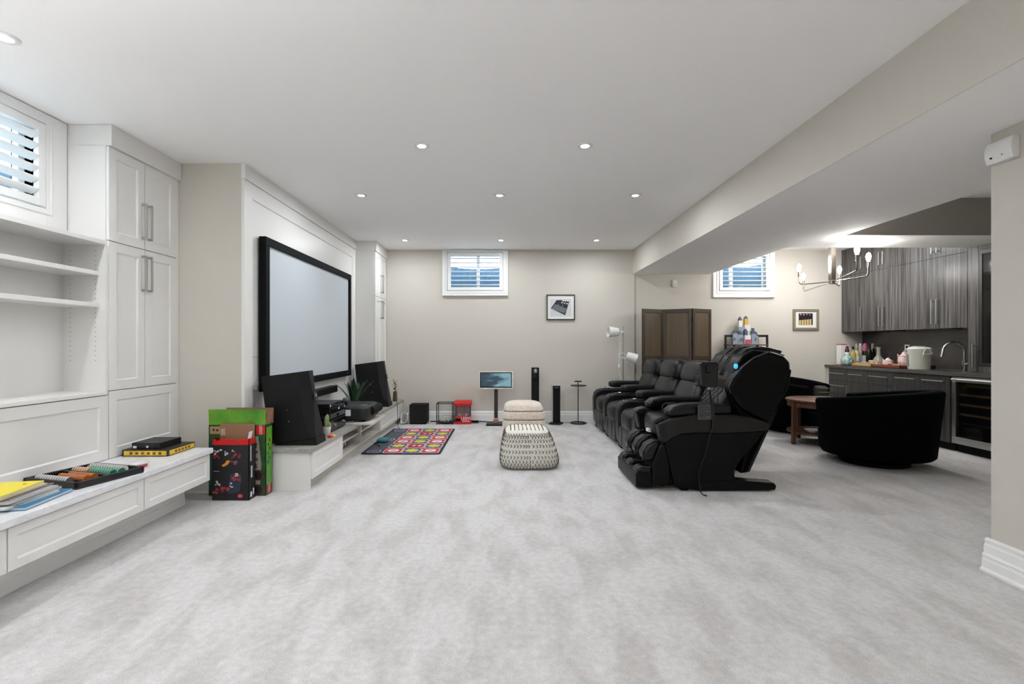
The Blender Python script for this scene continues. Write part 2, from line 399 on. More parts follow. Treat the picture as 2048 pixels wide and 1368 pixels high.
# ------------------------------------------------------------------ recessed lights
LENS = mat('lamp_lens', (1, 1, 1, 1), .5, emit=(1, .99, .97, 1), es=14)
def pot_light(x, y, label, z=H, group='recessed ceiling lights', power=1.0):
    t = thing('ceiling_light', (x, y, z), label, 'ceiling light', group)
    MB().lathe([(.034, -.006), (.05, -.008), (.058, -.004), (.058, .001), (.034, .001)], (x, y, z), 24).obj('trim_ring', WPLASTIC, t, smooth=True)
    MB().lathe([(.001, -.007), (.030, -.0075), (.034, -.004), (.034, .0)], (x, y, z), 20).obj('lens', LENS, t, smooth=True)
    ld = bpy.data.lights.new('pot_light', 'AREA'); ld.shape = 'DISK'; ld.size = .075; ld.energy = POT_POWER * power; ld.color = (.94, .98, 1.0); ld.spread = PI
    lo = bpy.data.objects.new('pot_light', ld); C.objects.link(lo); lo.parent = t; lo.location = (0, 0, -.02)
    return t
R3, R2, R1 = 6.84, 4.79, 3.60
for y, xs, nm in ((R3, (-1.42, -.05, 1.31), 'in the row nearest the far wall'), (R2, (-1.43, -.05, 1.306), 'in the middle row')):
    for x, side in zip(xs, ('on the projector screen side', 'between its two neighbours', 'next to the bulkhead')):
        pot_light(x, y, 'round recessed ceiling light ' + nm + ' ' + side)
pot_light(-.62, R1, 'recessed ceiling light nearest the viewer, left one of the large pair')
pot_light(.604, R1, 'recessed ceiling light nearest the viewer, right one of the large pair')
pot_light(-2.43, 2.335, 'recessed ceiling light above the shuttered window and open shelves')
for x, y in ((-2.43, .6), (-1.3, 1.7), (0, .6), (-1.3, -.2), (0, -1.4), (-2.3, -1.4)):
    pot_light(x, y, 'recessed ceiling light overhead behind the viewer', group='ceiling lights overhead and behind', power=.45)
pot_light(4.6, 6.6, 'recessed ceiling light in the kitchen ceiling hidden above the bulkhead', power=1.5)
# added fill uplights, unseen behind the viewer, put in to brighten the ceiling
def fill_uplight(x, y, label):
    t = thing('fill_uplight_stand', (x, y, 0), label, 'lamp', 'added fill uplights behind the viewer')
    MB().lathe([(.14, 0), (.14, .02), (.02, .03)], (x, y, 0), 24).obj('base', STEEL, t, smooth=True)
    MB().cyl((x, y, .02), (x, y, 1.62), .012, seg=12).obj('pole', STEEL, t, smooth=True)
    MB().lathe([(.02, 1.6), (.1, 1.64), (.17, 1.72), (.165, 1.725), (.09, 1.655), (.001, 1.64)], (x, y, 0), 28).obj('bowl', STEEL, t, smooth=True)
    ld = bpy.data.lights.new('fill_light', 'SPOT'); ld.energy = FILL_UPLIGHT_POWER; ld.spot_size = math.radians(165); ld.spot_blend = .6; ld.shadow_soft_size = .08; ld.color = (.96, .98, 1)
    lo = bpy.data.objects.new('fill_light', ld); C.objects.link(lo); lo.parent = t; lo.location = (0, 0, 1.70); lo.rotation_euler = (PI, 0, 0)
fill_uplight(-1.9, .3, 'added fill uplight on a steel stand, unseen behind the viewer on the shelving side')
fill_uplight(-.3, -.5, 'added fill uplight on a steel stand, unseen directly behind the viewer')

# ------------------------------------------------------------------ left built-in: tall cabinet, open shelves, bench
def handle_x(mb, xf, y, z0, z1, r=.006, off=.032):
    mb.box(xf + off - .006, xf + off + .004, y - .007, y + .007, z0, z1).box(xf, xf + off, y - .007, y + .007, z0, z0 + .016).box(xf, xf + off, y - .007, y + .007, z1 - .016, z1); return mb
XC = -2.68
t = thing('tall_cabinet', (XC, 3.6, .431), 'tall white shaker cabinet beside the beige wall with four doors and steel pulls', 'cabinet')
MB().box(XL + .002, XC - .022, 3.252, 3.952, .431, 2.56).obj('body', WHITE, t)
MB().box(XL + .002, XC + .018, 3.252, 3.955, 2.556, H - .001).obj('crown', WHITE, t, bevel=.002)
for (y0, y1, hy) in ((3.252, 3.576, 3.550), (3.582, 3.918, 3.608)):
    for (z0, z1, h0, h1) in ((1.916, 2.552, 1.985, 2.25), (.895, 1.910, 1.60, 1.865)):
        d = MB().shaker((XC - .02, y0, z0), (0, 1, 0), (0, 0, 1), (1, 0, 0), y1 - y0, z1 - z0, .065).obj('door', WHITE, t, bevel=.0015)
        handle_x(MB(), XC, hy, h0, h1).obj('handle', STEEL, d, bevel=.001)
MB().shaker((XC - .02, 3.254, .433), (0, 1, 0), (0, 0, 1), (1, 0, 0), .664, .456, .065).obj('lower_panel', WHITE, t, bevel=.0015)
MB().box(XC - .021, XC - .004, 3.921, 3.955, .433, 2.555).obj('filler', WHITE, t)

t = thing('open_shelving', (XC, 2.2, .41), 'white open shelving niche with two thin shelves under the shuttered window', 'shelving')
MB().box(XL + .002, XL + .02, .4, 3.236, .431, 1.90).obj('back_panel', WHITE, t)
MB().shaker((XC - .02, 1.4, .433), (0, 1, 0), (0, 0, 1), (1, 0, 0), 1.848, .43, .07).obj('front_panel', WHITE, t, bevel=.0015)
MB().box(XL + .02, XC + .006, .4, 3.236, .868, .894).obj('ledge', WHITE, t, bevel=.003)
MB().box(XL + .002, XC - .004, .4, 3.236, 1.878, 1.906).obj('top_shelf', WHITE, t, bevel=.002)
for z in (1.672, 1.458): MB().box(XL + .02, XC - .045, .4, 3.228, z, z + .028).obj('shelf', WHITE, t, bevel=.002)
sp = MB().box(XL + .02, XC - .001, 3.228, 3.248, .894, 1.878).obj('side_panel', WHITE, t)
k = MB()
for x in (XL + .07, XC - .07):
    for i in range(24): k.cyl((x, 3.2275, 1.10 + i * .032), (x, 3.2281, 1.10 + i * .032), .003, seg=8)
k.obj('peg_holes', mat('peg_dark', rgb(120, 118, 115), .7), sp, kind='stuff')

t = thing('window_bench', (-2.3, 2.2, 0), 'long white drawer bench with marble top below the open shelves', 'bench')
MB().box(XC - .03, -2.195, .2, 3.62, .392, .43).obj('bench_top', MARBLE, t, bevel=.004)
MB().box(XC - .03, -2.24, .2, 3.615, .185, .39).obj('carcass', WHITE, t)
MB().box(XC - .03, -2.43, .2, 3.615, .0, .185).obj('toe_kick', WALL, t)
MB().prism([(-2.43, 0), (-2.405, 0), (-2.405, .06), (-2.41, .07), (-2.41, .10), (-2.418, .115), (-2.43, .115)], 'y', .2, 3.615).obj('toe_baseboard', TRIMW, t)
for y0, y1 in ((.40, 1.325), (1.33, 2.137), (2.143, 2.95), (2.956, 3.61)):
    MB().shaker((-2.238, y0, .188), (0, 1, 0), (0, 0, 1), (1, 0, 0), y1 - y0, .196, .042, .008, .022).obj('drawer_front', WHITE, t, bevel=.0015)

# ------------------------------------------------------------------ far tall cabinet
XF = -1.857
t = thing('tall_cabinet', (XF, 7.2, .36), 'tall white cabinet in the far corner behind the second loudspeaker', 'cabinet')
MB().box(-2.16, XF - .022, 6.903, YF - .003, .356, 2.56).obj('body', WHITE, t)
MB().box(-2.16, XF + .015, 6.9005, YF - .003, 2.556, H - .001).obj('crown', WHITE, t, bevel=.002)
for y0, y1, hy in ((6.91, 7.222, 7.19), (7.228, 7.54, 7.26)):
    for z0, z1, h0, h1 in ((1.916, 2.552, 1.985, 2.25), (.42, 1.910, 1.60, 1.865)):
        d = MB().shaker((XF - .02, y0, z0), (0, 1, 0), (0, 0, 1), (1, 0, 0), y1 - y0, z1 - z0, .06).obj('door', WHITE, t, bevel=.0015)
        handle_x(MB(), XF, hy, h0, h1).obj('handle', STEEL, d)

# ------------------------------------------------------------------ media bench
MW = streak_material('bench_wood', rgb(205, 199, 192), rgb(220, 216, 211), 18, .45, 'y')
t = thing('media_bench', (-1.85, 5.8, 0), 'low grey topped media bench under the projector screen with an open middle', 'bench')
BZ = .352
MB().box(-2.137, -1.581, 3.945, YF - .003, BZ - .036, BZ).obj('bench_top', GREYSLAB, t, bevel=.003)
MB().box(-2.135, -1.612, 3.972, 3.992, .0, BZ - .037).obj('end_panel', WHITE, t)
MB().box(-2.135, -1.66, 3.993, YF - .003, .0, .085).obj('toe_kick', WALL, t)
MB().box(-2.135, -2.115, 3.993, YF - .003, .085, BZ - .037).obj('back_panel', MW, t)
MB().box(-2.115, -1.615, 3.993, YF - .003, .085, .105).obj('bottom_board', MW, t)
for y in (4.72, 5.40, 6.18): MB().box(-2.115, -1.615, y, y + .022, .105, BZ - .037).obj('divider', MW, t)
for y0, y1 in ((4.744, 5.398), (5.424, 6.178)): MB().box(-2.115, -1.64, y0, y1, .205, .223).obj('shelf', MW, t)
for y0, y1 in ((3.992, 4.735), (6.187, 7.15), (7.156, 7.54)):
    MB().shaker((-1.615, y0, .09), (0, 1, 0), (0, 0, 1), (1, 0, 0), y1 - y0, .222, .045, .008, .02).obj('door', WHITE, t, bevel=.0015)
MB().box(-2.0, -1.405, 5.10, 5.66, BZ + .001, BZ + .027).obj('pull_out_tray', MW, t, bevel=.003)

# ------------------------------------------------------------------ projector screen
SCRX = -2.075
yn, yf = -SCRX * FPX / 477, -SCRX * FPX / 306
zt, zb = CAMH + .4565 * 2.075, CAMH - .197 * 2.075
t = thing('projector_screen', (-2.13, (yn + yf) / 2, zb), 'large pale projector screen in a thick black frame on the white panel', 'projector screen')
fb = .072
k = MB().box(-2.138, SCRX, yn, yf, zt - fb, zt).box(-2.138, SCRX, yn, yf, zb, zb + fb).box(-2.138, SCRX, yn, yn + fb, zb + fb, zt - fb).box(-2.138, SCRX, yf - fb, yf, zb + fb, zt - fb)
k.obj('frame', mat('screen_velvet', rgb(9, 9, 12), .7, spec=.15), t, bevel=.003)
MB().box(-2.12, SCRX - .02, yn + fb, yf - fb, zb + fb, zt - fb).obj('screen_surface', mat('screen_fabric', rgb(196, 204, 211), .55), t)
MB().box(SCRX, SCRX + .001, yf - .2, yf - .12, zb + .03, zb + .04).obj('badge', mat('badge', rgb(70, 72, 80), .4), t)
t = thing('centre_speaker_bar', (-2.1, 5.2, .66), 'slim black speaker bar fixed under the projector screen', 'speaker')
ze0, ze1 = PZ(781, 5.95), PZ(770, 5.95)
MB().box(-2.137, -2.06, 4.5, 5.93, ze0 - .012, ze1).obj('housing', BLACK, t, bevel=.004)
MB().box(-2.06, -2.056, 4.53, 5.90, ze0 + .0, ze1 - .012).obj('grille', BLACKM, t)

# ------------------------------------------------------------------ loudspeakers
def loudspeaker(y0, label):
    x0 = -2.03; t = thing('loudspeaker', (-1.83, y0 + .16, BZ + .001), label, 'loudspeaker', 'pair of tilted loudspeakers')
    M = Matrix.Rotation(math.radians(-7.5), 3, 'Y')
    piv = Vector((-1.605, y0, BZ + .062))
    W, D, Hh = .23, .385, .575
    def tr(x, y, z): return piv + M @ Vector((x, y, z))
    ch = .075
    plan0 = [(-D, 0), (-ch, 0), (-.005, ch * .9), (-.005, W - ch * .9), (-ch, W), (-D, W)]
    plan1 = [(-D, 0), (-ch * .7, 0), (0, ch * .35), (0, W - ch * .35), (-ch * .7, W), (-D, W)]
    planm = [(-D, 0), (-ch * 1.1, 0), (.0, ch * 1.2), (.0, W - ch * 1.2), (-ch * 1.1, W), (-D, W)]
    levels = [(plan1, 0), (plan1, .06), (planm, .32), (plan0, Hh)]
    vs = [tr(x, y, z) for pl, z in levels for x, y in pl]; n = 6; fs = []
    for i in range(3): fs += [(i*n+k, i*n+(k+1)%n, (i+1)*n+(k+1)%n, (i+1)*n+k) for k in range(n)]
    fs += [tuple(range(n - 1, -1, -1)), tuple(range(3*n, 4*n))]
    MB().add(vs, fs).obj('cabinet', SPKR, t, bevel=.004)
    foot = [(-1.95, BZ + .001), (-1.59, BZ + .001), (-1.60, BZ + .062), (-1.63, BZ + .056), (-1.95, BZ + .02)]
    MB().prism([(a, b) for a, b in foot], 'y', y0 + .01, y0 + W - .01).obj('foot', SPKR, t, bevel=.003)
    k = MB(); cc = [tr(.004, W * .5 + a, .355 + b) for a, b in ((-.035, -.03), (.035, -.03), (.035, .03), (-.035, .03))]; c2 = [p + Vector((.006, 0, 0)) for p in cc]
    k.add(cc + c2, [(0,1,2,3), (4,5,6,7), (0,1,5,4), (1,2,6,5), (2,3,7,6), (3,0,4,7)]); b = k.obj('badge_plate', BLACKG, t)
    k = MB(); cc = [tr(.0105, W * .5 + a, .355 + b) for a, b in ((-.014, -.014), (.014, -.014), (.014, .014), (-.014, .014))]; c2 = [p + Vector((.003, 0, 0)) for p in cc]
    k.add(cc + c2, [(0,1,2,3), (4,5,6,7), (0,1,5,4), (1,2,6,5), (2,3,7,6), (3,0,4,7)]); k.obj('badge_mark', STEEL, b)
    k = MB(); a0 = tr(.003, .06, .32); a1 = tr(.003, W - .06, .32); k.tube([a0, a1], .0025, 6); k.obj('seam', BLACKG, t)
    for z in (.27, .17): MB().cyl(tr(-.2, .0005, z), tr(-.2, -.004, z), .005, seg=8).obj('screw', STEEL, t)
    return t
loudspeaker(4.06, 'black faceted loudspeaker tilted back on the near end of the media bench')
loudspeaker(6.60, 'black faceted loudspeaker tilted back at the far end of the media bench')

# ------------------------------------------------------------------ things on the media bench
def av_unit(y0, y1, x1, z0, z1, label, fm, knobs, name='av_receiver', x0=-2.0):
    t = thing(name, (x1, (y0 + y1) / 2, z0), label, 'electronics', 'stacked audio units')
    MB().box(x0, x1, y0, y1, z0 + .008, z1).obj('housing', BLACK, t, bevel=.003)
    MB().box(x1, x1 + .006, y0 + .004, y1 - .004, z0 + .012, z1 - .004).obj('front_panel', fm, t, bevel=.002)
    for i in range(4): MB().cyl((x0 + .05 if i < 2 else x1 - .05, y0 + .04 if i % 2 else y1 - .04, z0), (x0 + .05 if i < 2 else x1 - .05, y0 + .04 if i % 2 else y1 - .04, z0 + .01), .014, seg=10).obj('foot', BLACKM, t)
    for kind, u, r in knobs:
        y = y0 + (y1 - y0) * u; zc = (z0 + z1) / 2 + .003
        if kind == 'k': MB().cyl((x1 + .006, y, zc), (x1 + .02, y, zc), r, seg=14).obj('knob', STEEL, t, smooth=True)
        elif kind == 'd': MB().box(x1 + .006, x1 + .0075, y - r, y + r, zc - .012, zc + .012).obj('display', DARKGLASS, t)
        else: MB().box(x1 + .006, x1 + .008, y - r, y + r, zc - .01, zc + .01).obj('sticker', PWHITE, t)
    return t
AX = -1.655
av_unit(4.63, 5.08, AX - .03, BZ + .001, BZ + .115, 'lowest black amplifier of the audio stack, standing on the grey bench top', BLACKG, [('k', .25, .016), ('d', .55, .05), ('k', .85, .011)])
av_unit(4.65, 5.08, AX - .04, BZ + .117, BZ + .178, 'thin black audio unit with grey display, second from the bottom of the stack', mat('panel_grey', rgb(60, 62, 66), .3), [('d', .5, .03), ('k', .85, .008)])
av_unit(4.65, 5.09, AX - .04, BZ + .180, BZ + .235, 'black disc player with a white sticker, second from the top of the stack', BLACKG, [('s', .55, .012), ('d', .2, .04), ('s', .93, .006)])
av_unit(4.60, 4.96, AX - .03, BZ + .237, BZ + .285, 'topmost slim black box of the audio stack with a silver corner', BLACK, [('d', .5, .06), ('s', .08, .008)], x0=-1.95)

t = thing('cactus_pot', (-1.675, 4.53, BZ + .001), 'small cluster of ribbed cacti in a white pot beside the near loudspeaker', 'cactus')
CB = Vector((-1.675, 4.53, BZ + .001))
MB().lathe([(.026, 0), (.029, .004), (.036, .078), (.033, .08), (.031, .07), (.0, .07)], CB, 24).obj('pot', POTW, t, smooth=True)
CACT = mat('cactus_green', rgb(120, 140, 92), .6, noise=rgb(160, 172, 120), bscale=90)
def cactus(mb, c, r, h, ribs=10):
    seg = ribs * 4; prof = [(.55, 0), (.85, .12), (1, .35), (1, .7), (.8, .9), (.4, .98), (.02, 1.0)]
    vs = []
    for pr, pz in prof:
        for k in range(seg):
            a = 2 * PI * k / seg; rr = r * pr * (1 + .12 * math.cos(a * ribs)); vs.append(Vector(c) + Vector((rr * math.cos(a), rr * math.sin(a), h * pz)))
    mb.add(vs, [(i*seg+k, i*seg+(k+1)%seg, (i+1)*seg+(k+1)%seg, (i+1)*seg+k) for i in range(len(prof)-1) for k in range(seg)])
for dx, dy, r, h in ((-.004, -.018, .013, .115), (-.004, .016, .016, .13), (.016, .008, .016, .055)):
    k = MB(); cactus(k, CB + Vector((dx, dy, .066)), r, h); k.obj('cactus_stem', CACT, t, smooth=True)
t = thing('toy_flower', (-1.62, 4.38, BZ + .001), 'tiny orange and yellow toy lying at the foot of the near loudspeaker', 'toy')
MB().cushion((-1.605, 4.42, BZ + .014), (.05, .05, .026), 3, 4).obj('toy_body', mat('toy_orange', rgb(235, 80, 40), .4), t, smooth=True)
MB().cushion((-1.60, 4.475, BZ + .008), (.05, .06, .014), 3, 4).obj('toy_wing', mat('toy_yellow', rgb(240, 205, 70), .4), t, smooth=True)

# ultra short throw projector on the pull out tray
pz = BZ + .028
t = thing('projector', (-1.68, 5.37, pz), 'black short throw projector on the pale pull out board', 'projector')
out = [(-1.97, 5.13), (-1.53, 5.10), (-1.46, 5.14), (-1.44, 5.30), (-1.455, 5.56), (-1.50, 5.62), (-1.97, 5.62)]
k = MB(); n = len(out); vs = []
cx, cy = -1.71, 5.37
for z, s in ((.02, .93), (.04, 1), (.135, 1), (.16, .97), (.172, .86)):
    vs += [(cx + (x - cx) * s, cy + (y - cy) * s, pz + z) for x, y in out]
fs = [(i*n+j, i*n+(j+1)%n, (i+1)*n+(j+1)%n, (i+1)*n+j) for i in range(4) for j in range(n)] + [tuple(range(n - 1, -1, -1)), tuple(range(4*n, 5*n))]
k.add(vs, fs).obj('housing', mat('projector_black', rgb(20, 22, 24), .45), t, bevel=.012, seg=3)
MB().cyl((-1.47, 5.24, pz + .105), (-1.47, 5.60, pz + .105), .052, seg=20).obj('rounded_grille', BLACKM, t, smooth=True)
MB().prism([(-1.56, 5.16), (-1.49, 5.165), (-1.50, 5.26), (-1.54, 5.25)], 'z', pz + .166, pz + .174).obj('lens_hood', mat('hood_grey', rgb(120, 130, 136), .2), t)
MB().box(-1.69, -1.635, 5.0975, 5.101, pz + .07, pz + .135).obj('rating_label', PWHITE, t)
for x, y in ((-1.52, 5.17), (-1.52, 5.56), (-1.9, 5.17), (-1.9, 5.56)): MB().cyl((x, y, pz), (x, y, pz + .03), .016, seg=10).obj('foot', BLACKM, t)
MB().box(-1.9, -1.6, 5.10, 5.2, pz + .004, pz + .016).obj('underside_rail', STEEL, t)
t = thing('game_controller', (-1.77, 5.20, pz + .172), 'small dark toy figure lying on top of the projector', 'toy')
MB().cushion((-1.80, 5.2, pz + .202), (.1, .07, .055), 3, 5).obj('body', BLACKM, t, smooth=True)
MB().cushion((-1.74, 5.26, pz + .22), (.07, .06, .06), 2.5, 5).obj('head', mat('grey_fur', rgb(90, 94, 98), .8), t, smooth=True)
MB().cyl((-1.74, 5.26, pz + .173), (-1.74, 5.26, pz + .21), .02, seg=8).obj('neck', BLACKM, t)

def leaf_blade(mb, base, tip, width, nrm, curl=.03):
    base, tip = Vector(base), Vector(tip); d = tip - base; side = d.cross(Vector(nrm)).normalized(); up = side.cross(d).normalized()
    vs = []; n = 7
    for i in range(n + 1):
        u = i / n; wv = width * (math.sin(PI * min(1, u * .93 + .07)) ** .8) * (1 - .35 * u); p = base + d * u + up * (-curl * 4 * u * (1 - u))
        vs += [p - side * wv / 2 + up * wv * .12, p, p + side * wv / 2 + up * wv * .12]
    fs = []
    for i in range(n):
        a = i * 3; fs += [(a, a+1, a+4, a+3), (a+1, a+2, a+5, a+4)]
    k = len(mb.v); mb.add(vs, fs)
t = thing('potted_plant', (-1.80, 5.95, BZ + .001), 'dark green sword leaf plant in a white pot behind the projector', 'plant')
pc = Vector((-1.86, 5.95, BZ + .001))
MB().lathe([(.06, 0), (.075, .01), (.085, .14), (.08, .145), (.076, .12), (0, .12)], pc, 24).obj('pot', POTW, t, smooth=True)
for i in range(11):
    a = 2 * PI * i / 11 + .3; ln = random.uniform(.26, .36); sp = random.uniform(.06, .2) if i % 3 else .24
    k = MB(); b = pc + Vector((.03 * math.cos(a), .03 * math.sin(a), .115)); tp = pc + Vector((sp * math.cos(a), sp * math.sin(a), .12 + ln))
    leaf_blade(k, b, tp, .082, (math.cos(a), math.sin(a), .4)); o = k.obj('leaf', LEAF, t, smooth=True)
    so = o.modifiers.new('solid', 'SOLIDIFY'); so.thickness = .003
t = thing('sprig_vase', (-1.66, 7.28, BZ + .001), 'brown glass vase with a dark sprig beside the far loudspeaker', 'vase')
vc = Vector((-1.66, 7.28, BZ + .001))
MB().lathe([(.03, 0), (.035, .01), (.03, .12), (.026, .15), (.022, .15), (.022, .1), (0, .02)], vc, 16).obj('vase', mat('brown_glass', rgb(96, 76, 52), .15), t, smooth=True)
MB().tube([vc + Vector((0, 0, .1)), vc + Vector((.01, 0, .2)), vc + Vector((-.02, .0, .30))], .004, 6).obj('stem', mat('twig', rgb(60, 52, 36), .7), t)
for i in range(10):
    z = .15 + .017 * i; a = i * 2.4; k = MB(); b = vc + Vector((.0, 0, z)); leaf_blade(k, b, b + Vector((.05 * math.cos(a), .03 * math.sin(a), .03)), .03, (0, 0, 1), 0)
    o = k.obj('leaf', mat('sprig_leaf', rgb(62, 66, 44), .6), t, smooth=True); so = o.modifiers.new('solid', 'SOLIDIFY'); so.thickness = .002
t = thing('pale_mug', (-1.74, 7.24, BZ + .001), 'pale green ceramic cup next to the brown vase', 'cup')
MB().lathe([(.03, 0), (.045, .02), (.045, .12), (.041, .12), (.04, .02), (0, .015)], (-1.76, 7.2, BZ + .001), 20).obj('cup_body', mat('celadon', rgb(150, 152, 128), .4), t, smooth=True)
# device in the open shelf
t = thing('shelf_device', (-1.75, 4.95, .106), 'dark grey box with white buttons in the open part of the media bench', 'electronics')
MB().box(-2.05, -1.70, 4.765, 5.22, .107, .19).obj('housing', mat('device_grey', rgb(80, 80, 84), .4), t, bevel=.003)
k = MB()
for i in range(9): k.box(-1.70, -1.697, 4.80 + i * .04, 4.815 + i * .04, .135 + .02 * (i % 2), .165)
k.obj('buttons', PWHITE, t, kind='stuff')
k = MB(); k.tube([(-1.575, 6.98, BZ + .03), (-1.56, 6.97, BZ + .02), (-1.555, 6.97, .25), (-1.55, 6.96, .1), (-1.54, 6.95, .012), (-1.50, 6.9, .008)], .004, 6)
k.obj('speaker_cord', BLACKM, None, smooth=True, label='thin dark cord hanging from the far loudspeaker to the carpet', cat='cord')
# ------------------------------------------------------------------ things on the window bench
BT = .431
def obox_thing(name, label, cat, c, ang, parts, group=None):
    """parts: list of (name, size, offset, mat, bevel) in a frame rotated by ang about z at c"""
    t = thing(name, c, label, cat, group, rz=ang)
    for nm, sz, of, m, bv in parts:
        MB().box(of[0] - sz[0]/2, of[0] + sz[0]/2, of[1] - sz[1]/2, of[1] + sz[1]/2, of[2], of[2] + sz[2]).obj(nm, m, t, local=True, bevel=bv)
    return t
PAPER = mat('paper_edge', rgb(215, 212, 205), .8)
z = BT
mags = [('blue covered picture book lying at the bottom of the magazine pile', (40, 120, 165), .016, (-2.375, 2.37), .16, (.30, .235)),
        ('white folded booklet lying second from the bottom of the magazine pile', (225, 228, 232), .010, (-2.40, 2.33), .05, (.29, .22)),
        ('grey magazine in the lower half of the magazine pile', (120, 124, 128), .010, (-2.40, 2.36), .14, (.28, .21)),
        ('pale grey magazine in the middle of the magazine pile', (180, 182, 184), .012, (-2.41, 2.34), .08, (.28, .22)),
        ('dark brown magazine in the upper half of the magazine pile', (92, 70, 62), .007, (-2.43, 2.35), .18, (.28, .21)),
        ('beige magazine lying directly under the yellow book', (205, 195, 175), .009, (-2.44, 2.32), .12, (.28, .21)),
        ('bright yellow paperback on top of the magazine pile', (240, 222, 30), .012, (-2.45, 2.31), .2, (.29, .22))]
for lab, c, th, xy, a, sz in mags:
    t = thing('magazine', (xy[0], xy[1], z), lab, 'magazine', 'pile of magazines on the marble bench', rz=a)
    cm = mat('cover_%d_%d_%d' % c, rgb(*c), .35)
    MB().box(-sz[1]/2, sz[1]/2, -sz[0]/2, sz[0]/2, 0, th * .18).box(-sz[1]/2, sz[1]/2, -sz[0]/2, sz[0]/2, th * .82, th - .0003).obj('cover', cm, t, local=True)
    MB().box(-sz[1]/2 + .002, sz[1]/2 - .002, -sz[0]/2 + .003, sz[0]/2 - .002, th * .18, th * .82).obj('pages', PAPER, t, local=True)
    if c[0] == 240: MB().cyl((.06, .09, th - .0003), (.06, .09, th), .009, seg=14).obj('red_dot', mat('dot_red', rgb(200, 40, 40), .5), t, local=True)
    z += th
# poker chip case: shallow black tray lying askew
tx, ty, ta = -2.43, 2.79, math.radians(-15)
t = thing('chip_case', (tx, ty, BT), 'open black tray of poker chips lying askew on the marble bench', 'case', rz=ta)
TWX, TLY = .40, .37
k = MB().box(-TWX/2, TWX/2, -TLY/2, TLY/2, 0, .008)
for a, b, c, d in ((-TWX/2, TWX/2, -TLY/2, -TLY/2 + .02), (-TWX/2, TWX/2, TLY/2 - .02, TLY/2), (-TWX/2, -TWX/2 + .02, -TLY/2, TLY/2), (TWX/2 - .02, TWX/2, -TLY/2, TLY/2)): k.box(a, b, c, d, .008, .036)
k.obj('tray', BLACK, t, bevel=.003, local=True)
MB().box(-TWX/2 + .02, TWX/2 - .02, -.012, .012, .008, .032).obj('divider', BLACK, t, local=True)
def chips(x, y, n, col, edge, z=BT + .029, lab=''):
    ca, sa = math.cos(ta), math.sin(ta)
    def W_(a, b): return (tx + a * ca - b * sa, ty + a * sa + b * ca, z)
    for i in range(n):
        c = col if i % 3 else edge
        MB().cyl(W_(x + i * .0062, y), W_(x + i * .0062 + .0056, y), .019, seg=14).obj('poker_chip', c, None, label=lab, cat='poker chip', group=lab.replace('poker chip', 'poker chips'))
CW, CT, CO, CG = mat('chip_white', rgb(225, 222, 220), .4), mat('chip_grey', rgb(90, 88, 96), .4), mat('chip_orange', rgb(168, 92, 40), .4), mat('chip_green', rgb(30, 128, 96), .4)
CO2, CG2, CR = mat('chip_tan', rgb(196, 130, 80), .4), mat('chip_mint', rgb(150, 200, 180), .4), mat('chip_red', rgb(190, 60, 60), .4)
chips(-.16, -.14, 40, CW, CT, lab='white and grey poker chip in the row nearest the magazines')
chips(-.06, -.09, 32, CO, CO2, lab='orange brown poker chip in the open tray')
chips(-.05, -.048, 30, CO, CO2, lab='orange brown poker chip in the open tray')
chips(-.15, .04, 20, CO2, CW, lab='tan poker chip beside the green ones in the tray')
chips(-.01, .04, 26, CG, CG2, lab='green poker chip in the middle row of the tray')
chips(-.10, .085, 42, CG, CW, lab='green and white poker chip in the far half of the tray')
chips(-.15, .13, 44, CW, CT, lab='white and grey poker chip in the row farthest from the magazines')
# dark card holder with chips beyond the tray
t = thing('card_deck', (-2.27, 3.02, BT), 'small stack of red and white playing cards beyond the chip tray', 'playing cards')
MB().obox((-2.31, 3.02, BT + .012), (1, .2, 0), (-.2, 1, 0), (0, 0, 1), .07, .1, .022).obj('deck', CR, t, bevel=.002)
MB().obox((-2.30, 3.02, BT + .027), (1, -.3, 0), (.3, 1, 0), (0, 0, 1), .062, .09, .006).obj('top_card', CW, t)
# two game boxes
c = P(325, 905, 3.30)
t = thing('game_box', (-2.50, 3.47, BT), 'flat yellow game box with black edges on the bench by the beige wall', 'box', rz=0)
MB().box(-2.655, -2.335, 3.33, 3.62, BT, BT + .045).obj('box_body', mat('game_black', rgb(40, 34, 24), .5), t, bevel=.002)
MB().box(-2.64, -2.345, 3.3285, 3.33, BT + .006, BT + .038).box(-2.335, -2.3335, 3.345, 3.61, BT + .006, BT + .038).obj('yellow_band', mat('game_yellow', rgb(222, 186, 60), .5), t)
k = MB(); [k.box(-2.60 + i * .04, -2.58 + i * .04, 3.3275, 3.3286, BT + .013, BT + .03) for i in range(6)]; [k.box(-2.3336, -2.3326, 3.40 + i * .035, 3.42 + i * .035, BT + .013, BT + .03) for i in range(5)]
k.obj('print', mat('game_print', rgb(120, 70, 30), .5), t, kind='stuff')
t = thing('game_box', (-2.52, 3.48, BT + .046), 'small black box lying on the yellow game box', 'box')
MB().box(-2.61, -2.41, 3.36, 3.58, BT + .0455, BT + .088).obj('box_body', BLACK, t, bevel=.003)
MB().box(-2.60, -2.575, 3.3588, 3.36, BT + .05, BT + .066).obj('barcode', PWHITE, t)
MB().cyl((-2.50, 3.3588, BT + .06), (-2.50, 3.36, BT + .06), .008, seg=12).obj('round_logo', PWHITE, t)

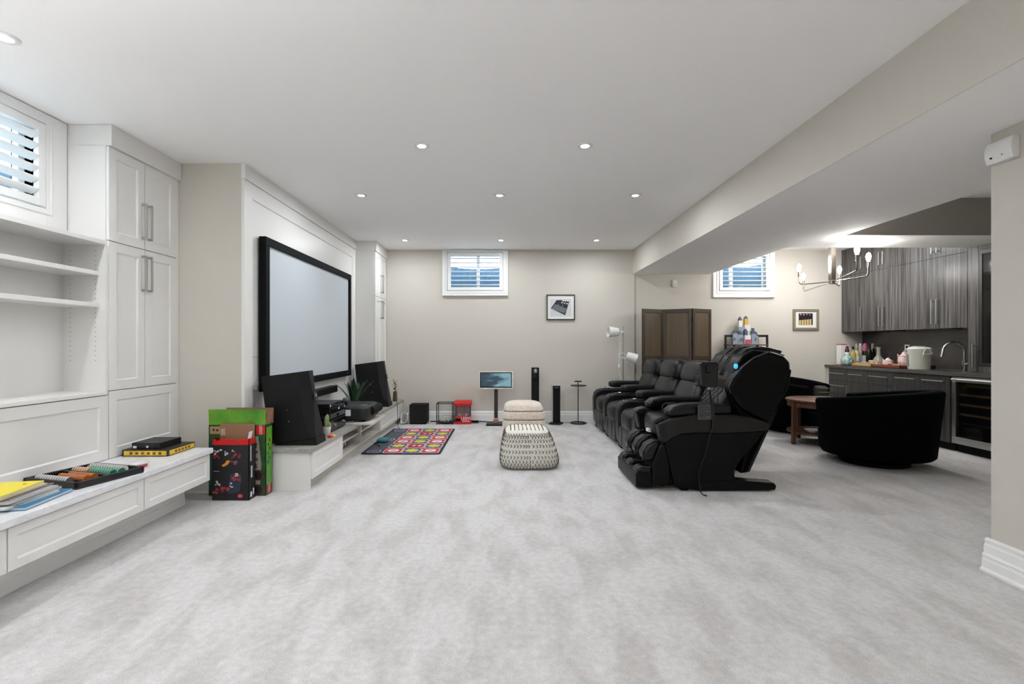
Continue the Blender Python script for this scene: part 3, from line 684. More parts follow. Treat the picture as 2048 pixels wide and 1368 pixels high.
# ------------------------------------------------------------------ two toy boxes on the carpet
GREEN = mat('box_green', rgb(70, 140, 40), .45, noise=rgb(120, 176, 50), bscale=6)
DGREEN = mat('box_dark_green', rgb(24, 66, 36), .45, noise=rgb(48, 92, 44), bscale=14)
t = thing('toy_box', (-2.13, 3.88, 0), 'opened tall green printed toy carton with flaps up behind the black one', 'box')
bx0, bx1, by0, by1, bz1 = -2.36, -1.905, 3.83, 3.935, .566
k = MB().box(bx0, bx1, by0, by0 + .004, .002, bz1).box(bx0, bx1, by1 - .004, by1, .002, bz1).box(bx0, bx0 + .004, by0, by1, .002, bz1).box(bx1 - .004, bx1, by0, by1, .002, bz1).box(bx0, bx1, by0, by1, .002, .006)
k.obj('carton', DGREEN, t)
MB().obox(((bx0 + bx1) / 2, by0 - .0, bz1 + .062), (1, 0, 0), (0, -.06, 1), (0, 1, .06), bx1 - bx0 - .002, .124, .004).obj('front_flap', GREEN, t)
MB().obox(((bx0 + bx1) / 2 + .045, by1 + .0, bz1 + .062), (1, 0, 0), (0, .03, 1), (0, 1, -.03), bx1 - bx0 - .07, .124, .004).obj('back_flap', BROWN, t)
MB().obox((bx1 + .0, (by0 + by1) / 2, bz1 + .05), (0, 1, 0), (.15, 0, 1), (1, 0, -.15), by1 - by0 - .02, .1, .004).obj('side_flap', BROWN, t)
y = by0 - .0008
MB().box(bx0 + .01, bx0 + .09, y, by0, bz1 - .072, bz1 - .012).obj('tan_label', mat('tan_print', rgb(176, 140, 96), .5), t)
k = MB(); k.box(bx0 + .033, bx0 + .047, y - .0006, y, bz1 - .048, bz1 - .03).box(bx0 + .06, bx0 + .078, y - .0006, y, bz1 - .05, bz1 - .034); k.obj('tan_label_marks', PBLACK, t)
def red_logo(x0, x1, z0, z1, y, par, face='y'):
    if face == 'y':
        o = MB().box(x0, x1, y - .0008, y, z0, z1).obj('logo_patch', RED, par)
        w = x1 - x0; text('logo_text', 'LEGO', w * .36, ((x0 + x1) / 2, y - .0014, (z0 + z1) / 2), (PI / 2, PI / 2 * 0 if w > (z1 - z0) * .9 else 0, 0), PWHITE, o, .0004)
    else:
        o = MB().box(y, y + .0008, x0, x1, z0, z1).obj('logo_patch', RED, par)
        text('logo_text', 'LEGO', (x1 - x0) * .3, (y + .0014, (x0 + x1) / 2, (z0 + z1) / 2), (PI / 2, 0, PI / 2), PWHITE, o, .0004)
o = MB().box(bx1 - .075, bx1 - .005, y, by0, bz1 - .075, bz1 - .005).obj('logo_patch', RED, t)
text('logo_text', 'LEGO', .03, (bx1 - .04, y - .001, bz1 - .04), (PI / 2, PI / 2, 0), PWHITE, o, .0004)
# printed picture: path, shrubs, wheels
k = MB().prism([(bx1 - .10, .02), (bx1 - .05, .02), (bx1 - .035, .25), (bx1 - .06, bz1 - .09), (bx1 - .09, bz1 - .09), (bx1 - .085, .3)], 'y', y, by0); k.obj('printed_path', mat('print_grey', rgb(150, 146, 140), .5), t)
k = MB(); [k.cyl((bx1 - .085 + .012 * math.sin(i * 2.3), y - .0004, .17 + i * .02), (bx1 - .085 + .012 * math.sin(i * 2.3), y, .17 + i * .02), .013, seg=7) for i in range(14)]; k.obj('printed_bark', mat('print_brown', rgb(110, 66, 36), .5), t, kind='stuff')
for zc in (.165, .05):
    MB().cyl((bx1 - .06, y - .0008, zc), (bx1 - .06, y - .0002, zc), .043, seg=20).obj('printed_wheel', mat('print_maroon', rgb(92, 40, 36), .5), t)
    MB().cyl((bx1 - .06, y - .0012, zc), (bx1 - .06, y - .0008, zc), .03, seg=20).obj('printed_wheel_hub', PBLACK, t)
MB().box(bx1, bx1 + .0008, by0 + .008, by1 - .004, .08, bz1 - .02).obj('printed_meadow', GREEN, t)
o = MB().box(bx1, bx1 + .0012, by0 + .02, by1 - .02, .012, .085).obj('logo_patch', RED, t)
text('logo_text', 'LEGO', .03, (bx1 + .0018, (by0 + by1) / 2, .048), (PI, PI / 2, 0), PWHITE, o, .0003)
k = MB(); [k.box(bx1 + .0008, bx1 + .0014, by0 + .03 + .02 * (i % 2), by0 + .05 + .02 * (i % 2), .25 + i * .035, .275 + i * .035) for i in range(6)]; k.obj('printed_shrubs', DGREEN, t, kind='stuff')
k = MB(); [k.box(bx0 + .004 + .01 * (i % 3), bx0 + .03 + .012 * (i % 2), y, by0, .05 + i * .05, .09 + i * .05) for i in range(8)]; k.obj('printed_forest', mat('print_teal', rgb(30, 80, 90), .5), t, kind='stuff')

t = thing('toy_box', (-2.12, 3.76, 0), 'black toy carton with red rim and printed cars before the green one', 'box')
kx0, kx1, ky0, ky1, kz = -2.262, -1.978, 3.715, 3.812, .475
KB = mat('box_black', rgb(30, 29, 33), .4)
k = MB().box(kx0, kx1, ky0, ky0 + .004, .002, kz - .045).box(kx0, kx1, ky1 - .004, ky1, .002, kz - .045).box(kx0, kx0 + .004, ky0, ky1, .002, kz - .045).box(kx1 - .004, kx1, ky0, ky1, .002, kz - .045).box(kx0, kx1, ky0, ky1, .002, .006)
k.obj('carton', KB, t)
k = MB(); kk = kz - .045
k.prism([(kx0, kk), (kx1, kk), (kx1, kz), (kx1 - .07, kz), (kx1 - .075, kz - .012), (kx1 - .10, kz - .012), (kx1 - .105, kz), (kx0 + .06, kz), (kx0 + .055, kz - .012), (kx0 + .03, kz - .012), (kx0 + .025, kz), (kx0, kz)], 'y', ky0, ky0 + .004)
k.box(kx1 - .004, kx1, ky0, ky1, kk, kz).box(kx0, kx0 + .004, ky0, ky1, kk, kz).obj('red_rim', RED, t)
MB().obox(((kx0 + kx1) / 2, ky1 - .002, kz - .045 + .075), (1, 0, 0), (0, .05, 1), (0, 1, -.05), kx1 - kx0 - .01, .15, .004).obj('back_flap', BROWN, t)
MB().obox((kx1 - .006, ky0 + .03, kz + .028), (0, 1, 0), (.2, 0, 1), (1, 0, -.2), .05, .055, .003).obj('white_tab', PWHITE, t)
MB().obox((kx0 + .03, ky0 + .03, kz + .012), (1, 0, .25), (0, 1, 0), (-.25, 0, 1), .07, .05, .003).obj('dark_tab', mat('tab_brown', rgb(58, 48, 38), .7), t)
MB().obox((kx0 + .045, ky1 - .03, kz + .04), (0, 1, 0), (-.1, 0, 1), (1, 0, .1), .05, .06, .003).obj('pale_tab', mat('tab_pale', rgb(205, 190, 170), .7), t)
y = ky0 - .0008
def blob(mb, cx, cz, wd, ht, n, sd):
    rr = random.Random(sd)
    for i in range(n):
        a, b = cx + rr.uniform(-.5, .5) * wd, cz + rr.uniform(-.5, .5) * ht; s1, s2 = rr.uniform(.15, .42) * wd, rr.uniform(.15, .42) * ht
        mb.box(a - s1 / 2, a + s1 / 2, y - .0002 * (i % 4), ky0 - .0001, b - s2 / 2, b + s2 / 2)
k = MB(); W = kx1 - kx0
blob(k, kx0 + W * .14, .345, .05, .03, 6, 1); blob(k, kx0 + W * .60, .35, .035, .04, 6, 2); blob(k, kx0 + W * .74, .345, .025, .03, 5, 3)
blob(k, kx0 + W * .66, .18, .06, .05, 8, 4); blob(k, kx0 + W * .10, .075, .045, .04, 8, 5); blob(k, kx0 + W * .36, .085, .06, .045, 9, 6)
k.obj('printed_red_cars', mat('print_red', rgb(176, 52, 54), .5), t, kind='stuff')
k = MB(); blob(k, kx0 + W * .14, .375, .055, .035, 7, 11); blob(k, kx0 + W * .40, .36, .03, .045, 7, 12); blob(k, kx0 + W * .58, .385, .03, .02, 4, 13); blob(k, kx0 + W * .72, .20, .05, .03, 5, 14); blob(k, kx0 + W * .45, .12, .05, .03, 5, 15); blob(k, kx0 + W * .16, .13, .04, .04, 5, 16); blob(k, kx0 + W * .62, .30, .05, .008, 3, 17)
k.obj('printed_white_details', mat('print_white', rgb(200, 200, 204), .5), t, kind='stuff')
k = MB().prism([(kx0 + .07, .27), (kx0 + .09, .262), (kx0 + .115, .275), (kx0 + .13, .29), (kx0 + .14, .31), (kx0 + .11, .31), (kx0 + .10, .29)], 'y', y, ky0); k.obj('printed_orange_arrow', mat('print_orange', rgb(216, 140, 40), .5), t)
MB().box(kx0 + .165, kx0 + .19, y, ky0, .278, .298).obj('printed_pink_mark', mat('print_pink', rgb(160, 60, 110), .5), t)
MB().box(kx0 + .01, kx0 + .055, y, ky0, .225, .228).obj('printed_caption', mat('print_white'[:11], rgb(200, 200, 204), .5), t)
MB().prism([(kx0 + .12, .05), (kx0 + .21, .07), (kx0 + .23, .19), (kx0 + .14, .21)], 'y', ky0 - .0002, ky0).obj('printed_glow', mat('print_slate', rgb(46, 56, 74), .5), t)
o = MB().box(kx1 - .085, kx1 - .05, y, ky0, .018, .052).obj('logo_patch', RED, t); text('logo_text', 'LEGO', .0125, (kx1 - .0675, y - .0006, .035), FACE_CAM, PWHITE, o, .0003)
MB().box(kx1, kx1 + .0008, ky0 + .03, ky0 + .05, .17, .26).box(kx1, kx1 + .0008, ky0 + .02, ky0 + .035, .3, .42).obj('printed_side_text', mat('print_white', rgb(200, 200, 204), .5), t)
MB().box(kx1, kx1 + .0008, ky0 + .02, ky0 + .045, .02, .06).box(kx1, kx1 + .0008, ky0 + .06, ky0 + .075, .03, .08).obj('printed_barcode', PWHITE, t)

# ------------------------------------------------------------------ dance mat
mx0, mx1, my0, my1 = -1.585, -.705, 5.27, 6.86
t = thing('dance_mat', ((mx0 + mx1) / 2, (my0 + my1) / 2, 0), 'colourful two player dance mat with red and yellow squares lying on the carpet', 'mat')
def rrect(x0, x1, y0, y1, r, n=4):
    pts = []
    for cx, cy, a0 in ((x1 - r, y1 - r, 0), (x0 + r, y1 - r, PI / 2), (x0 + r, y0 + r, PI), (x1 - r, y0 + r, 1.5 * PI)):
        pts += [(cx + r * math.cos(a0 + PI / 2 * i / n), cy + r * math.sin(a0 + PI / 2 * i / n)) for i in range(n + 1)]
    return pts
MB().prism(rrect(mx0, mx1, my0, my1, .04), 'z', .001, .010).obj('backing', NAVY, t, bevel=.003)
MB().prism(rrect(mx0 + .02, mx1 - .02, my0 + .02, my1 - .02, .03), 'z', .010, .0112).obj('top_print', mat('mat_navy', rgb(40, 38, 66), .5), t)
MB().box(mx0 + .03, mx0 + .215, my0 + .2, my1 - .26, .0112, .0116).obj('grey_strip', mat('mat_grey', rgb(66, 78, 84), .5), t)
gx0 = mx0 + .225; cw = (mx1 - .025 - gx0) / 3; rh = (my1 - my0 - .05) / 6
def star(cx, cy, r, z, n=8, sq=.62):
    return [(cx + (r if i % 2 == 0 else r * sq) * math.cos(PI * i / n), cy + (r if i % 2 == 0 else r * sq) * math.sin(PI * i / n)) for i in range(2 * n)]
for row in range(6):
    for col in range(3):
        x0, y0 = gx0 + col * cw, my0 + .025 + row * rh
        r3 = row % 3; ctr = (r3 == 1 and col == 1); yel = (r3 + col) % 2 == 1
        b = MB().prism(rrect(x0 + .004, x0 + cw - .004, y0 + .004, y0 + rh - .004, .035), 'z', .0112, .0120).obj('square_border', PWHITE, t)
        m_ = REDT if (not yel) else PURPLE
        MB().prism(rrect(x0 + .012, x0 + cw - .012, y0 + .012, y0 + rh - .012, .03), 'z', .0120, .0128).obj('square', m_, b)
        cx, cy = x0 + cw / 2, y0 + rh / 2
        if ctr:
            MB().prism(star(cx, cy, .10, 0, 10, .85), 'z', .0128, .0134).obj('centre_emblem', mat('print_crimson', rgb(150, 30, 50), .5), b)
            k = MB(); [k.prism([(cx + d - .018, cy - .03), (cx + d + .012, cy - .03), (cx + d + .03, cy + .03), (cx + d, cy + .03)], 'z', .0134, .0140) for d in (-.03, .035)]; k.obj('centre_letters', PWHITE, b)
        elif yel:
            MB().prism(star(cx, cy, .085, 0, 8, .74), 'z', .0128, .0134).obj('arrow_burst', YELLOW, b)
        else:
            MB().prism(star(cx, cy, .065, 0, 12, .95), 'z', .0128, .0134).obj('symbol', PWHITE, b)
            MB().prism([(cx - .03, cy - .02), (cx - .01, cy - .03), (cx + .035, cy + .02), (cx + .01, cy + .03)], 'z', .0134, .0140).obj('symbol_mark', PBLUE, b)
for yy in (my0 + .12, my0 + .80, my1 - .15):
    b = MB().prism(rrect(mx0 + .05, mx0 + .195, yy - .075, yy + .075, .05), 'z', .0112, .012).obj('button_border', PWHITE, t)
    MB().prism(rrect(mx0 + .058, mx0 + .187, yy - .067, yy + .067, .045), 'z', .012, .0128).obj('button', PURPLE, b)
    k = MB(); [k.box(mx0 + .09 + i * .025, mx0 + .105 + i * .025, yy - .02, yy + .02, .0128, .0134) for i in range(3)]; k.obj('button_text', mat('print_lilac', rgb(170, 160, 200), .5), b)
t = thing('console_box', (-1.50, 6.0, .012), 'small teal control box with a cord on the dance mat', 'controller')
MB().cushion((-1.50, 5.92, .034), (.13, .17, .042), 5, 6).obj('case', mat('teal_plastic', rgb(36, 120, 128), .4), t, smooth=True)
MB().tube([(-1.53, 5.85, .02), (-1.555, 5.80, .02), (-1.56, 5.75, .03), (-1.545, 5.70, .03), (-1.52, 5.74, .02), (-1.50, 5.68, .018), (-1.46, 5.62, .018)], .004, 6).obj('cord', BLACKM, t, smooth=True)
# ------------------------------------------------------------------ things along the far wall
k = MB()
for i in range(9):
    a = i * .7; cx, cy = PX(809.5, 7.3), 7.32
    pts = [(cx + .05 * math.cos(t_) * (1 - .05 * i), cy + .03 * math.sin(t_ + a) + .004 * i, .095 + .085 * math.sin(t_ + a * .4)) for t_ in [2 * PI * j / 14 for j in range(14)]]
    k.tube([(p[0], p[1], max(.008, p[2])) for p in pts], .0055, 6, True)
t = k.obj('cable_bundle', BLACKM, None, smooth=True, label='tangled bundle of black and white cables left of the subwoofer', cat='cables')
k = MB()
for i in range(4):
    cx, cy = PX(809.5, 7.3), 7.30
    pts = [(cx + .055 * math.cos(t_), cy - .03 + .02 * math.sin(t_ + i), .10 + .08 * math.sin(t_ + i * .9)) for t_ in [2 * PI * j / 14 for j in range(14)]]
    k.tube([(p[0], p[1], max(.008, p[2])) for p in pts], .004, 6, True)
k.obj('white_cables', WPLASTIC, t, smooth=True)

sx0, sx1 = PX(818.5, 7.27), PX(853, 7.27)
t = thing('subwoofer', ((sx0 + sx1) / 2, 7.37, 0), 'matte black cube subwoofer on the carpet against the far wall', 'subwoofer')
zt = PZ(809.5, 7.27)
MB().box(sx0, sx1, 7.275, 7.515, .012, zt).obj('cabinet', BLACKM, t, bevel=.006)
MB().box(sx0 + .004, sx1 - .004, 7.268, 7.275, .018, zt - .006).obj('front_grille', SPKR, t)
for x in (sx0 + .03, sx1 - .03):
    for y in (7.3, 7.49): MB().cyl((x, y, 0), (x, y, .013), .014, seg=10).obj('foot', BLACKM, t)

t = thing('lantern', (PX(889, 7.33), 7.33, 0), 'black wire framed glass lantern with white pebbles beside the subwoofer', 'lantern')
lx0, lx1, ly0, ly1, lz = PX(873.5, 7.27), PX(905, 7.27), 7.27, 7.47, PZ(806.5, 7.27)
k = MB(); r = .006
for x in (lx0, lx1):
    for y in (ly0, ly1): k.box(x - r, x + r, y - r, y + r, 0, lz)
for z in (.03, lz - r):
    for y in (ly0, ly1): k.box(lx0, lx1, y - r, y + r, z - r, z + r)
    for x in (lx0, lx1): k.box(x - r, x + r, ly0, ly1, z - r, z + r)
k.obj('wire_frame', BLACK, t)
lc = ((lx0 + lx1) / 2, (ly0 + ly1) / 2, 0); lr = (lx1 - lx0) / 2 - .012
MB().lathe([(lr, .036), (lr, lz - .03), (lr - .004, lz - .03), (lr - .004, .04)], lc, 28).obj('glass_cylinder', GLASS, t, smooth=True)
MB().lathe([(lr + .008, .03), (lr + .008, .036), (0.001, .036)], lc, 24).obj('base_disc', BLACK, t)
PEB = mat('pebble_white', rgb(205, 204, 198), .6)
pr = random.Random(3)
for i in range(75):
    a = pr.uniform(0, 2 * PI); q = (lr - .022) * math.sqrt(pr.random()); z = .05 + pr.random() * .06 * (1.1 - q / lr * .5)
    MB().cushion((lc[0] + q * math.cos(a), lc[1] + q * math.sin(a), z), (pr.uniform(.022, .034), pr.uniform(.022, .034), pr.uniform(.016, .024)), 2.2, 3).obj('pebble', PEB, None, smooth=True, label='white pebble in the glass lantern by the far wall', cat='pebble', group='white pebbles in the lantern')

# claw machine toy
cx0, cx1, cy0, cy1 = PX(909.5, 7.3), PX(941, 7.3), 7.30, 7.48
t = thing('claw_machine_toy', ((cx0 + cx1) / 2, 7.39, 0), 'small red tabletop claw machine with clear front beside the lantern', 'toy')
z1, z2, z3 = PZ(834, 7.3), PZ(812, 7.3), PZ(803.5, 7.3)
MB().box(cx0 - .012, cx1 + .012, cy0 - .02, cy1, .001, .03).box(cx0, cx1, cy0, cy1, .03, z1).obj('base', RED, t, bevel=.006)
MB().prism([(cy0 - .02, z2), (cy1, z2), (cy1, z3 + .01), (cy0 + .02, z3 + .01), (cy0 - .02, z3 - .015)], 'x', cx0 - .012, cx1 + .012).obj('roof', RED, t, bevel=.012, seg=3)
for x in (cx0 + .012, cx1 - .012):
    for y in (cy0 + .012, cy1 - .012): MB().box(x - .008, x + .008, y - .008, y + .008, z1, z2).obj('post', mat('dark_grey_plastic', rgb(70, 66, 68), .4), t)
MB().box(cx0 + .02, cx1 - .02, cy0 + .004, cy0 + .007, z1, z2).obj('front_window', GLASS, t)
MB().box(cx0 + .02, cx1 - .02, cy1 - .012, cy1 - .006, z1, z2).obj('back_panel', mat('mauve_panel', rgb(150, 110, 120), .5), t)
MB().tube([((cx0 + cx1) / 2 + .02, 7.40, z2), ((cx0 + cx1) / 2 + .02, 7.40, z2 - .06)], .006, 8).cyl(((cx0 + cx1) / 2 + .02, 7.40, z2 - .085), ((cx0 + cx1) / 2 + .02, 7.40, z2 - .055), .03, .015, 12).obj('claw', mat('claw_plum', rgb(90, 50, 64), .4), t)
MB().box(cx0 + .004, cx0 + .09, cy0 - .003, cy0 + .001, .045, .085).obj('prize_chute', BLACKM, t)
text('front_lettering', 'LEBW', .062, ((cx0 + cx1) / 2 + .055, cy0 - .001, .085), FACE_CAM, PWHITE, t, .0012)
k = MB(); [k.box((cx0 + cx1) / 2 + .0 + i * .018, (cx0 + cx1) / 2 + .012 + i * .018, cy0 - .0015, cy0 + .0005, .038, .054) for i in range(6)]; k.obj('small_marks', PWHITE, t)
for i, (dx, c_) in enumerate(((-.05, rgb(200, 150, 140)), (.0, rgb(170, 90, 90)), (.05, rgb(205, 180, 170)), (.08, rgb(150, 70, 80)))):
    MB().cushion(((cx0 + cx1) / 2 + dx, 7.39, z1 + .018), (.05, .05, .036), 2.3, 4).obj('prize_ball', mat('ball%d' % i, c_, .5), t, smooth=True)

MB().tube([(PX(860, 7.45), 7.49, .012), (PX(900, 7.5), 7.515, .012), (PX(945, 7.45), 7.49, .012), (PX(960, 7.45), 7.47, .014), (PX(975, 7.4), 7.45, .012)], .008, 8).obj('extension_cable', BLACKM, None, smooth=True, label='black power cord lying along the far baseboard', cat='cord')
MB().box(PX(941, 7.42), PX(957, 7.42), 7.41, 7.455, .001, .035).obj('power_adapter', BLACKM, None, bevel=.004, label='black power adapter brick right of the red claw machine', cat='adapter')

# monitor on a stand
YM = 7.20
t = thing('monitor_stand', (PX(992, YM), 7.22, 0), 'wide monitor with silver bezel on a dark wooden pole stand by the far wall', 'monitor')
mxl, mxr, mzt, mzb = PX(957.5, YM), PX(1026, YM), PZ(742.5, YM), PZ(778, YM)
def tilt_box(x0, x1, z0, z1, y0, y1, ang=6):
    M = Matrix.Rotation(math.radians(-ang), 3, 'X') ; c0 = Vector(((mxl + mxr) / 2, YM, (mzt + mzb) / 2))
    mb = MB().box(x0, x1, y0, y1, z0, z1); mb.v = [c0 + M @ (v - c0) for v in mb.v]; return mb
tilt_box(mxl, mxr, mzb, mzt, YM, YM + .03).obj('bezel', mat('silver_plastic', rgb(222, 218, 210), .4, 0), t, bevel=.006)
tilt_box(mxl + .018, mxr - .018, mzb + .02, mzt - .016, YM - .003, YM).obj('black_border', BLACKG, t)
def screen_picture():
    m = mat('monitor_picture', rgb(50, 70, 84), .15); nt = m.node_tree; b = nt.nodes['Principled BSDF']
    tc = nt.nodes.new('ShaderNodeTexCoord'); n = nt.nodes.new('ShaderNodeTexNoise'); n.inputs['Scale'].default_value = 3; n.inputs['Detail'].default_value = 5
    sp = nt.nodes.new('ShaderNodeSeparateXYZ'); ad = nt.nodes.new('ShaderNodeMath'); mu = nt.nodes.new('ShaderNodeMath'); mu.operation = 'MULTIPLY'; mu.inputs[1].default_value = .55
    r = nt.nodes.new('ShaderNodeValToRGB'); e = r.color_ramp.elements; e[0].position = .45; e[0].color = rgb(52, 70, 82); e[1].position = .95; e[1].color = rgb(150, 200, 215)
    k2 = e.new(.72); k2.color = rgb(60, 92, 110)
    nt.links.new(tc.outputs['Generated'], n.inputs['Vector']); nt.links.new(tc.outputs['Generated'], sp.inputs[0]); nt.links.new(sp.outputs[0], mu.inputs[0]); nt.links.new(mu.outputs[0], ad.inputs[0]); nt.links.new(n.outputs['Fac'], ad.inputs[1])
    nt.links.new(ad.outputs[0], r.inputs['Fac']); nt.links.new(r.outputs['Color'], b.inputs['Emission Color']); b.inputs['Emission Strength'].default_value = .55
    b.inputs['Base Color'].default_value = (.01, .01, .012, 1)
    return m
tilt_box(mxl + .03, mxr - .03, mzb + .034, mzt - .03, YM - .0045, YM - .003).obj('screen', screen_picture(), t)
px_, pw = PX(992, 7.22), .028
MB().box(px_ - pw, px_ + pw, 7.235, 7.275, .1, mzt - .1).obj('pole', mat('dark_wood_pole', rgb(44, 32, 28), .4), t, bevel=.003)
MB().box(px_ - .04, px_ + .04, 7.215, 7.295, .03, .085).obj('pole_foot', mat('copper_wood', rgb(170, 120, 92), .4), t, bevel=.004)
MB().box(px_ - .145, px_ + .2, 7.12, 7.40, .001, .03).obj('base_plate', BLACK, t, bevel=.004)
MB().box(px_ - .05, px_ + .05, 7.22, 7.24, mzt - .2, mzt - .08).obj('mount', BLACK, t)

# tower fan (behind pouf) and heater tower
YT = 7.25; tx0, tx1, tz = PX(1063, YT), PX(1078.5, YT), PZ(735, YT); tcx = (tx0 + tx1) / 2
t = thing('tower_fan', (tcx, YT + .06, 0), 'tall glossy black tower fan standing behind the poufs', 'fan')
MB().lathe([(.12, .001), (.125, .012), (.10, .03), (.02, .035)], (tcx, YT + .06, 0), 28).obj('base', BLACK, t, smooth=True)
wd2 = (tx1 - tx0) / 2
MB().prism([(tcx - wd2, YT + .11), (tcx - wd2, YT + .02), (tcx - wd2 * .6, YT), (tcx + wd2 * .6, YT), (tcx + wd2, YT + .02), (tcx + wd2, YT + .11)], 'z', .033, tz).obj('housing', BLACKG, t, bevel=.008)
MB().box(tcx - wd2 * .55, tcx + wd2 * .7, YT - .004, YT + .001, .06, tz - .16).obj('grille', BLACKM, t)
k = MB(); [k.box(tcx - wd2 * .55, tcx + wd2 * .7, YT - .006, YT - .003, .08 + i * .016, .084 + i * .016) for i in range(36)]; k.obj('grille_louvres', BLACK, t, kind='stuff')
MB().lathe([(.001, 0), (.022, .0), (.025, .012), (.001, .016)], (tcx + .005, YT - .001, tz - .045), 16, rotm('X', 90)).obj('dial', STEEL, t, smooth=True)
MB().box(tcx - .03, tcx + .03, YT - .002, YT + .001, tz - .078, tz - .07).obj('control_marks', STEEL, t)
MB().box(tx0 - .004, tx0 + .002, YT + .03, YT + .05, .1, tz - .2).obj('side_strip', STEEL, t)
YH = 7.27; hx0, hx1, hz = PX(1106, YH), PX(1120.5, YH), PZ(771, YH); hcx = (hx0 + hx1) / 2; wd2 = (hx1 - hx0) / 2
t = thing('tower_heater', (hcx, YH + .06, 0), 'shorter black and silver tower heater right of the poufs', 'heater')
MB().lathe([(.10, .001), (.105, .012), (.085, .026), (.02, .03)], (hcx, YH + .06, 0), 28).obj('base', BLACK, t, smooth=True)
MB().prism([(hcx - wd2 - .012, YH + .12), (hcx - wd2 - .012, YH + .03), (hcx - wd2, YH + .012), (hcx + wd2, YH + .012), (hcx + wd2 + .004, YH + .12)], 'z', .028, hz).obj('silver_shell', mat('silver_shell', rgb(196, 198, 200), .3, .4), t, bevel=.006)
MB().prism([(hcx - wd2, YH + .014), (hcx - wd2, YH), (hcx - wd2 * .5, YH - .006), (hcx + wd2 * .5, YH - .006), (hcx + wd2, YH), (hcx + wd2 + .006, YH + .1), (hcx, YH + .1)], 'z', .03, hz - .004).obj('front_grille', BLACKM, t)
k = MB(); [k.box(hcx - wd2 * .9, hcx + wd2 * .9, YH - .008, YH - .003, .08 + i * .016, .084 + i * .016) for i in range(27)]; k.obj('grille_louvres', BLACK, t, kind='stuff')
MB().box(hcx - .03, hcx + .03, YH - .008, YH - .006, hz - .035, hz - .028).obj('control_marks', STEEL, t)
MB().tube([(hcx - .02, YH - .06, .035), (hcx - .1, YH - .04, .02), (hcx - .13, YH + .0, .01), (hcx - .06, YH - .07, .01), (hcx + .04, YH - .09, .01), (hcx + .1, YH - .03, .03), (hcx + .02, YH - .05, .06)], .005, 6).obj('cord', BLACKM, t, smooth=True)
YS = 7.36; scx = PX(1157, YS)
t = thing('side_stand', (scx, YS, 0), 'thin black metal drink stand with a ring base beside the recliners', 'side table')
dz = PZ(771, YS)
MB().lathe([(.12, dz - .006), (.124, dz), (.124, dz + .006), (.118, dz + .004), (.001, dz + .002)], (scx, YS, 0), 32).obj('tray', BLACK, t, smooth=True)
MB().cyl((scx - .006, YS, .006), (scx - .006, YS, PZ(763, YS)), .007, seg=10).obj('pole', BLACK, t, smooth=True)
MB().box(scx - .06, scx + .05, YS - .012, YS + .012, PZ(764, YS), PZ(761.5, YS)).obj('handle', BLACK, t, bevel=.003)
MB().tube([(scx + .118 * math.cos(2 * PI * i / 32), YS + .118 * math.sin(2 * PI * i / 32), .01) for i in range(32)], .009, 8, True).box(scx - .118, scx + .118, YS - .008, YS + .008, .004, .012).obj('ring_base', BLACK, t, smooth=True)

# floor lamp with two spots
YLp = 7.25; lpx = PX(1246, YLp)
t = thing('floor_lamp', (lpx, YLp, 0), 'slim chrome floor lamp with two white spot heads in the far corner', 'lamp')
MB().lathe([(.12, .001), (.12, .015), (.02, .022)], (lpx, YLp, 0), 24).obj('base', STEEL, t, smooth=True)
MB().cyl((lpx, YLp, .02), (lpx, YLp, PZ(652, YLp)), .0075, seg=10).obj('pole', STEEL, t, smooth=True)
def lamp_head(c, d, r0, r1, ln, armpt):
    c, d = Vector(c), Vector(d).normalized(); q = d.to_track_quat('Z', 'Y').to_matrix()
    h = MB().lathe([(r0 * .5, -.01), (r0, 0), (r1, ln * .7), (r1 * 1.02, ln), (r1 * .97, ln), (r1 * .94, ln * .7), (r0 * .9, .02), (.001, .015)], c - d * ln / 2, 28, q).obj('lamp_shade', WPLASTIC, t, smooth=True)
    MB().lathe([(.02, .02), (.03, .06), (.02, .085), (.002, .09)], c - d * ln / 2, 16, q).obj('bulb', mat('frosted', rgb(235, 235, 230), .4), h, smooth=True)
    MB().cyl(c - d * (ln / 2 + .02), c - d * (ln / 2 - .002), r0 * .55, seg=16).obj('socket_cap', STEEL, h)
    MB().tube([armpt, Vector(armpt) + (c - Vector(armpt)) * .3 + Vector((0, -.03, -.03)), c - d * (ln / 2 + .008)], .006, 8).obj('arm', WPLASTIC, t, smooth=True)
    MB().box(lpx - .03, lpx + .02, YLp - .012, YLp + .012, armpt[2] - .008, armpt[2] + .008).obj('clamp', WPLASTIC, t, bevel=.002)
lamp_head(P(1226, 664, YLp - .03), (-1, -.15, .02), .062, .078, .15, (lpx, YLp, PZ(663.5, YLp)))
lamp_head(P(1263.5, 715, YLp - .03), (.95, -.2, -.35), .060, .074, .15, (lpx, YLp, PZ(715.5, YLp)))
MB().tube([P(1239, 668, YLp - .03), P(1240, 690, YLp - .03), P(1238, 715, YLp - .03), P(1238, 735, YLp - .03), P(1240, 750, YLp - .03), P(1244, 766, YLp - .03), P(1247, 790, YLp)], .005, 8).obj('cord', WPLASTIC, t, smooth=True)
MB().cushion(P(1238.5, 733, YLp - .03), (.035, .03, .065), 3, 5).obj('cord_switch', WPLASTIC, t, smooth=True)
MB().tube([P(1253, 712, YLp - .04), P(1246, 706, YLp - .03), P(1237, 708, YLp - .03), P(1237, 713, YLp - .03), P(1247, 717, YLp)], .005, 8).obj('cord_loop', WPLASTIC, t, smooth=True)

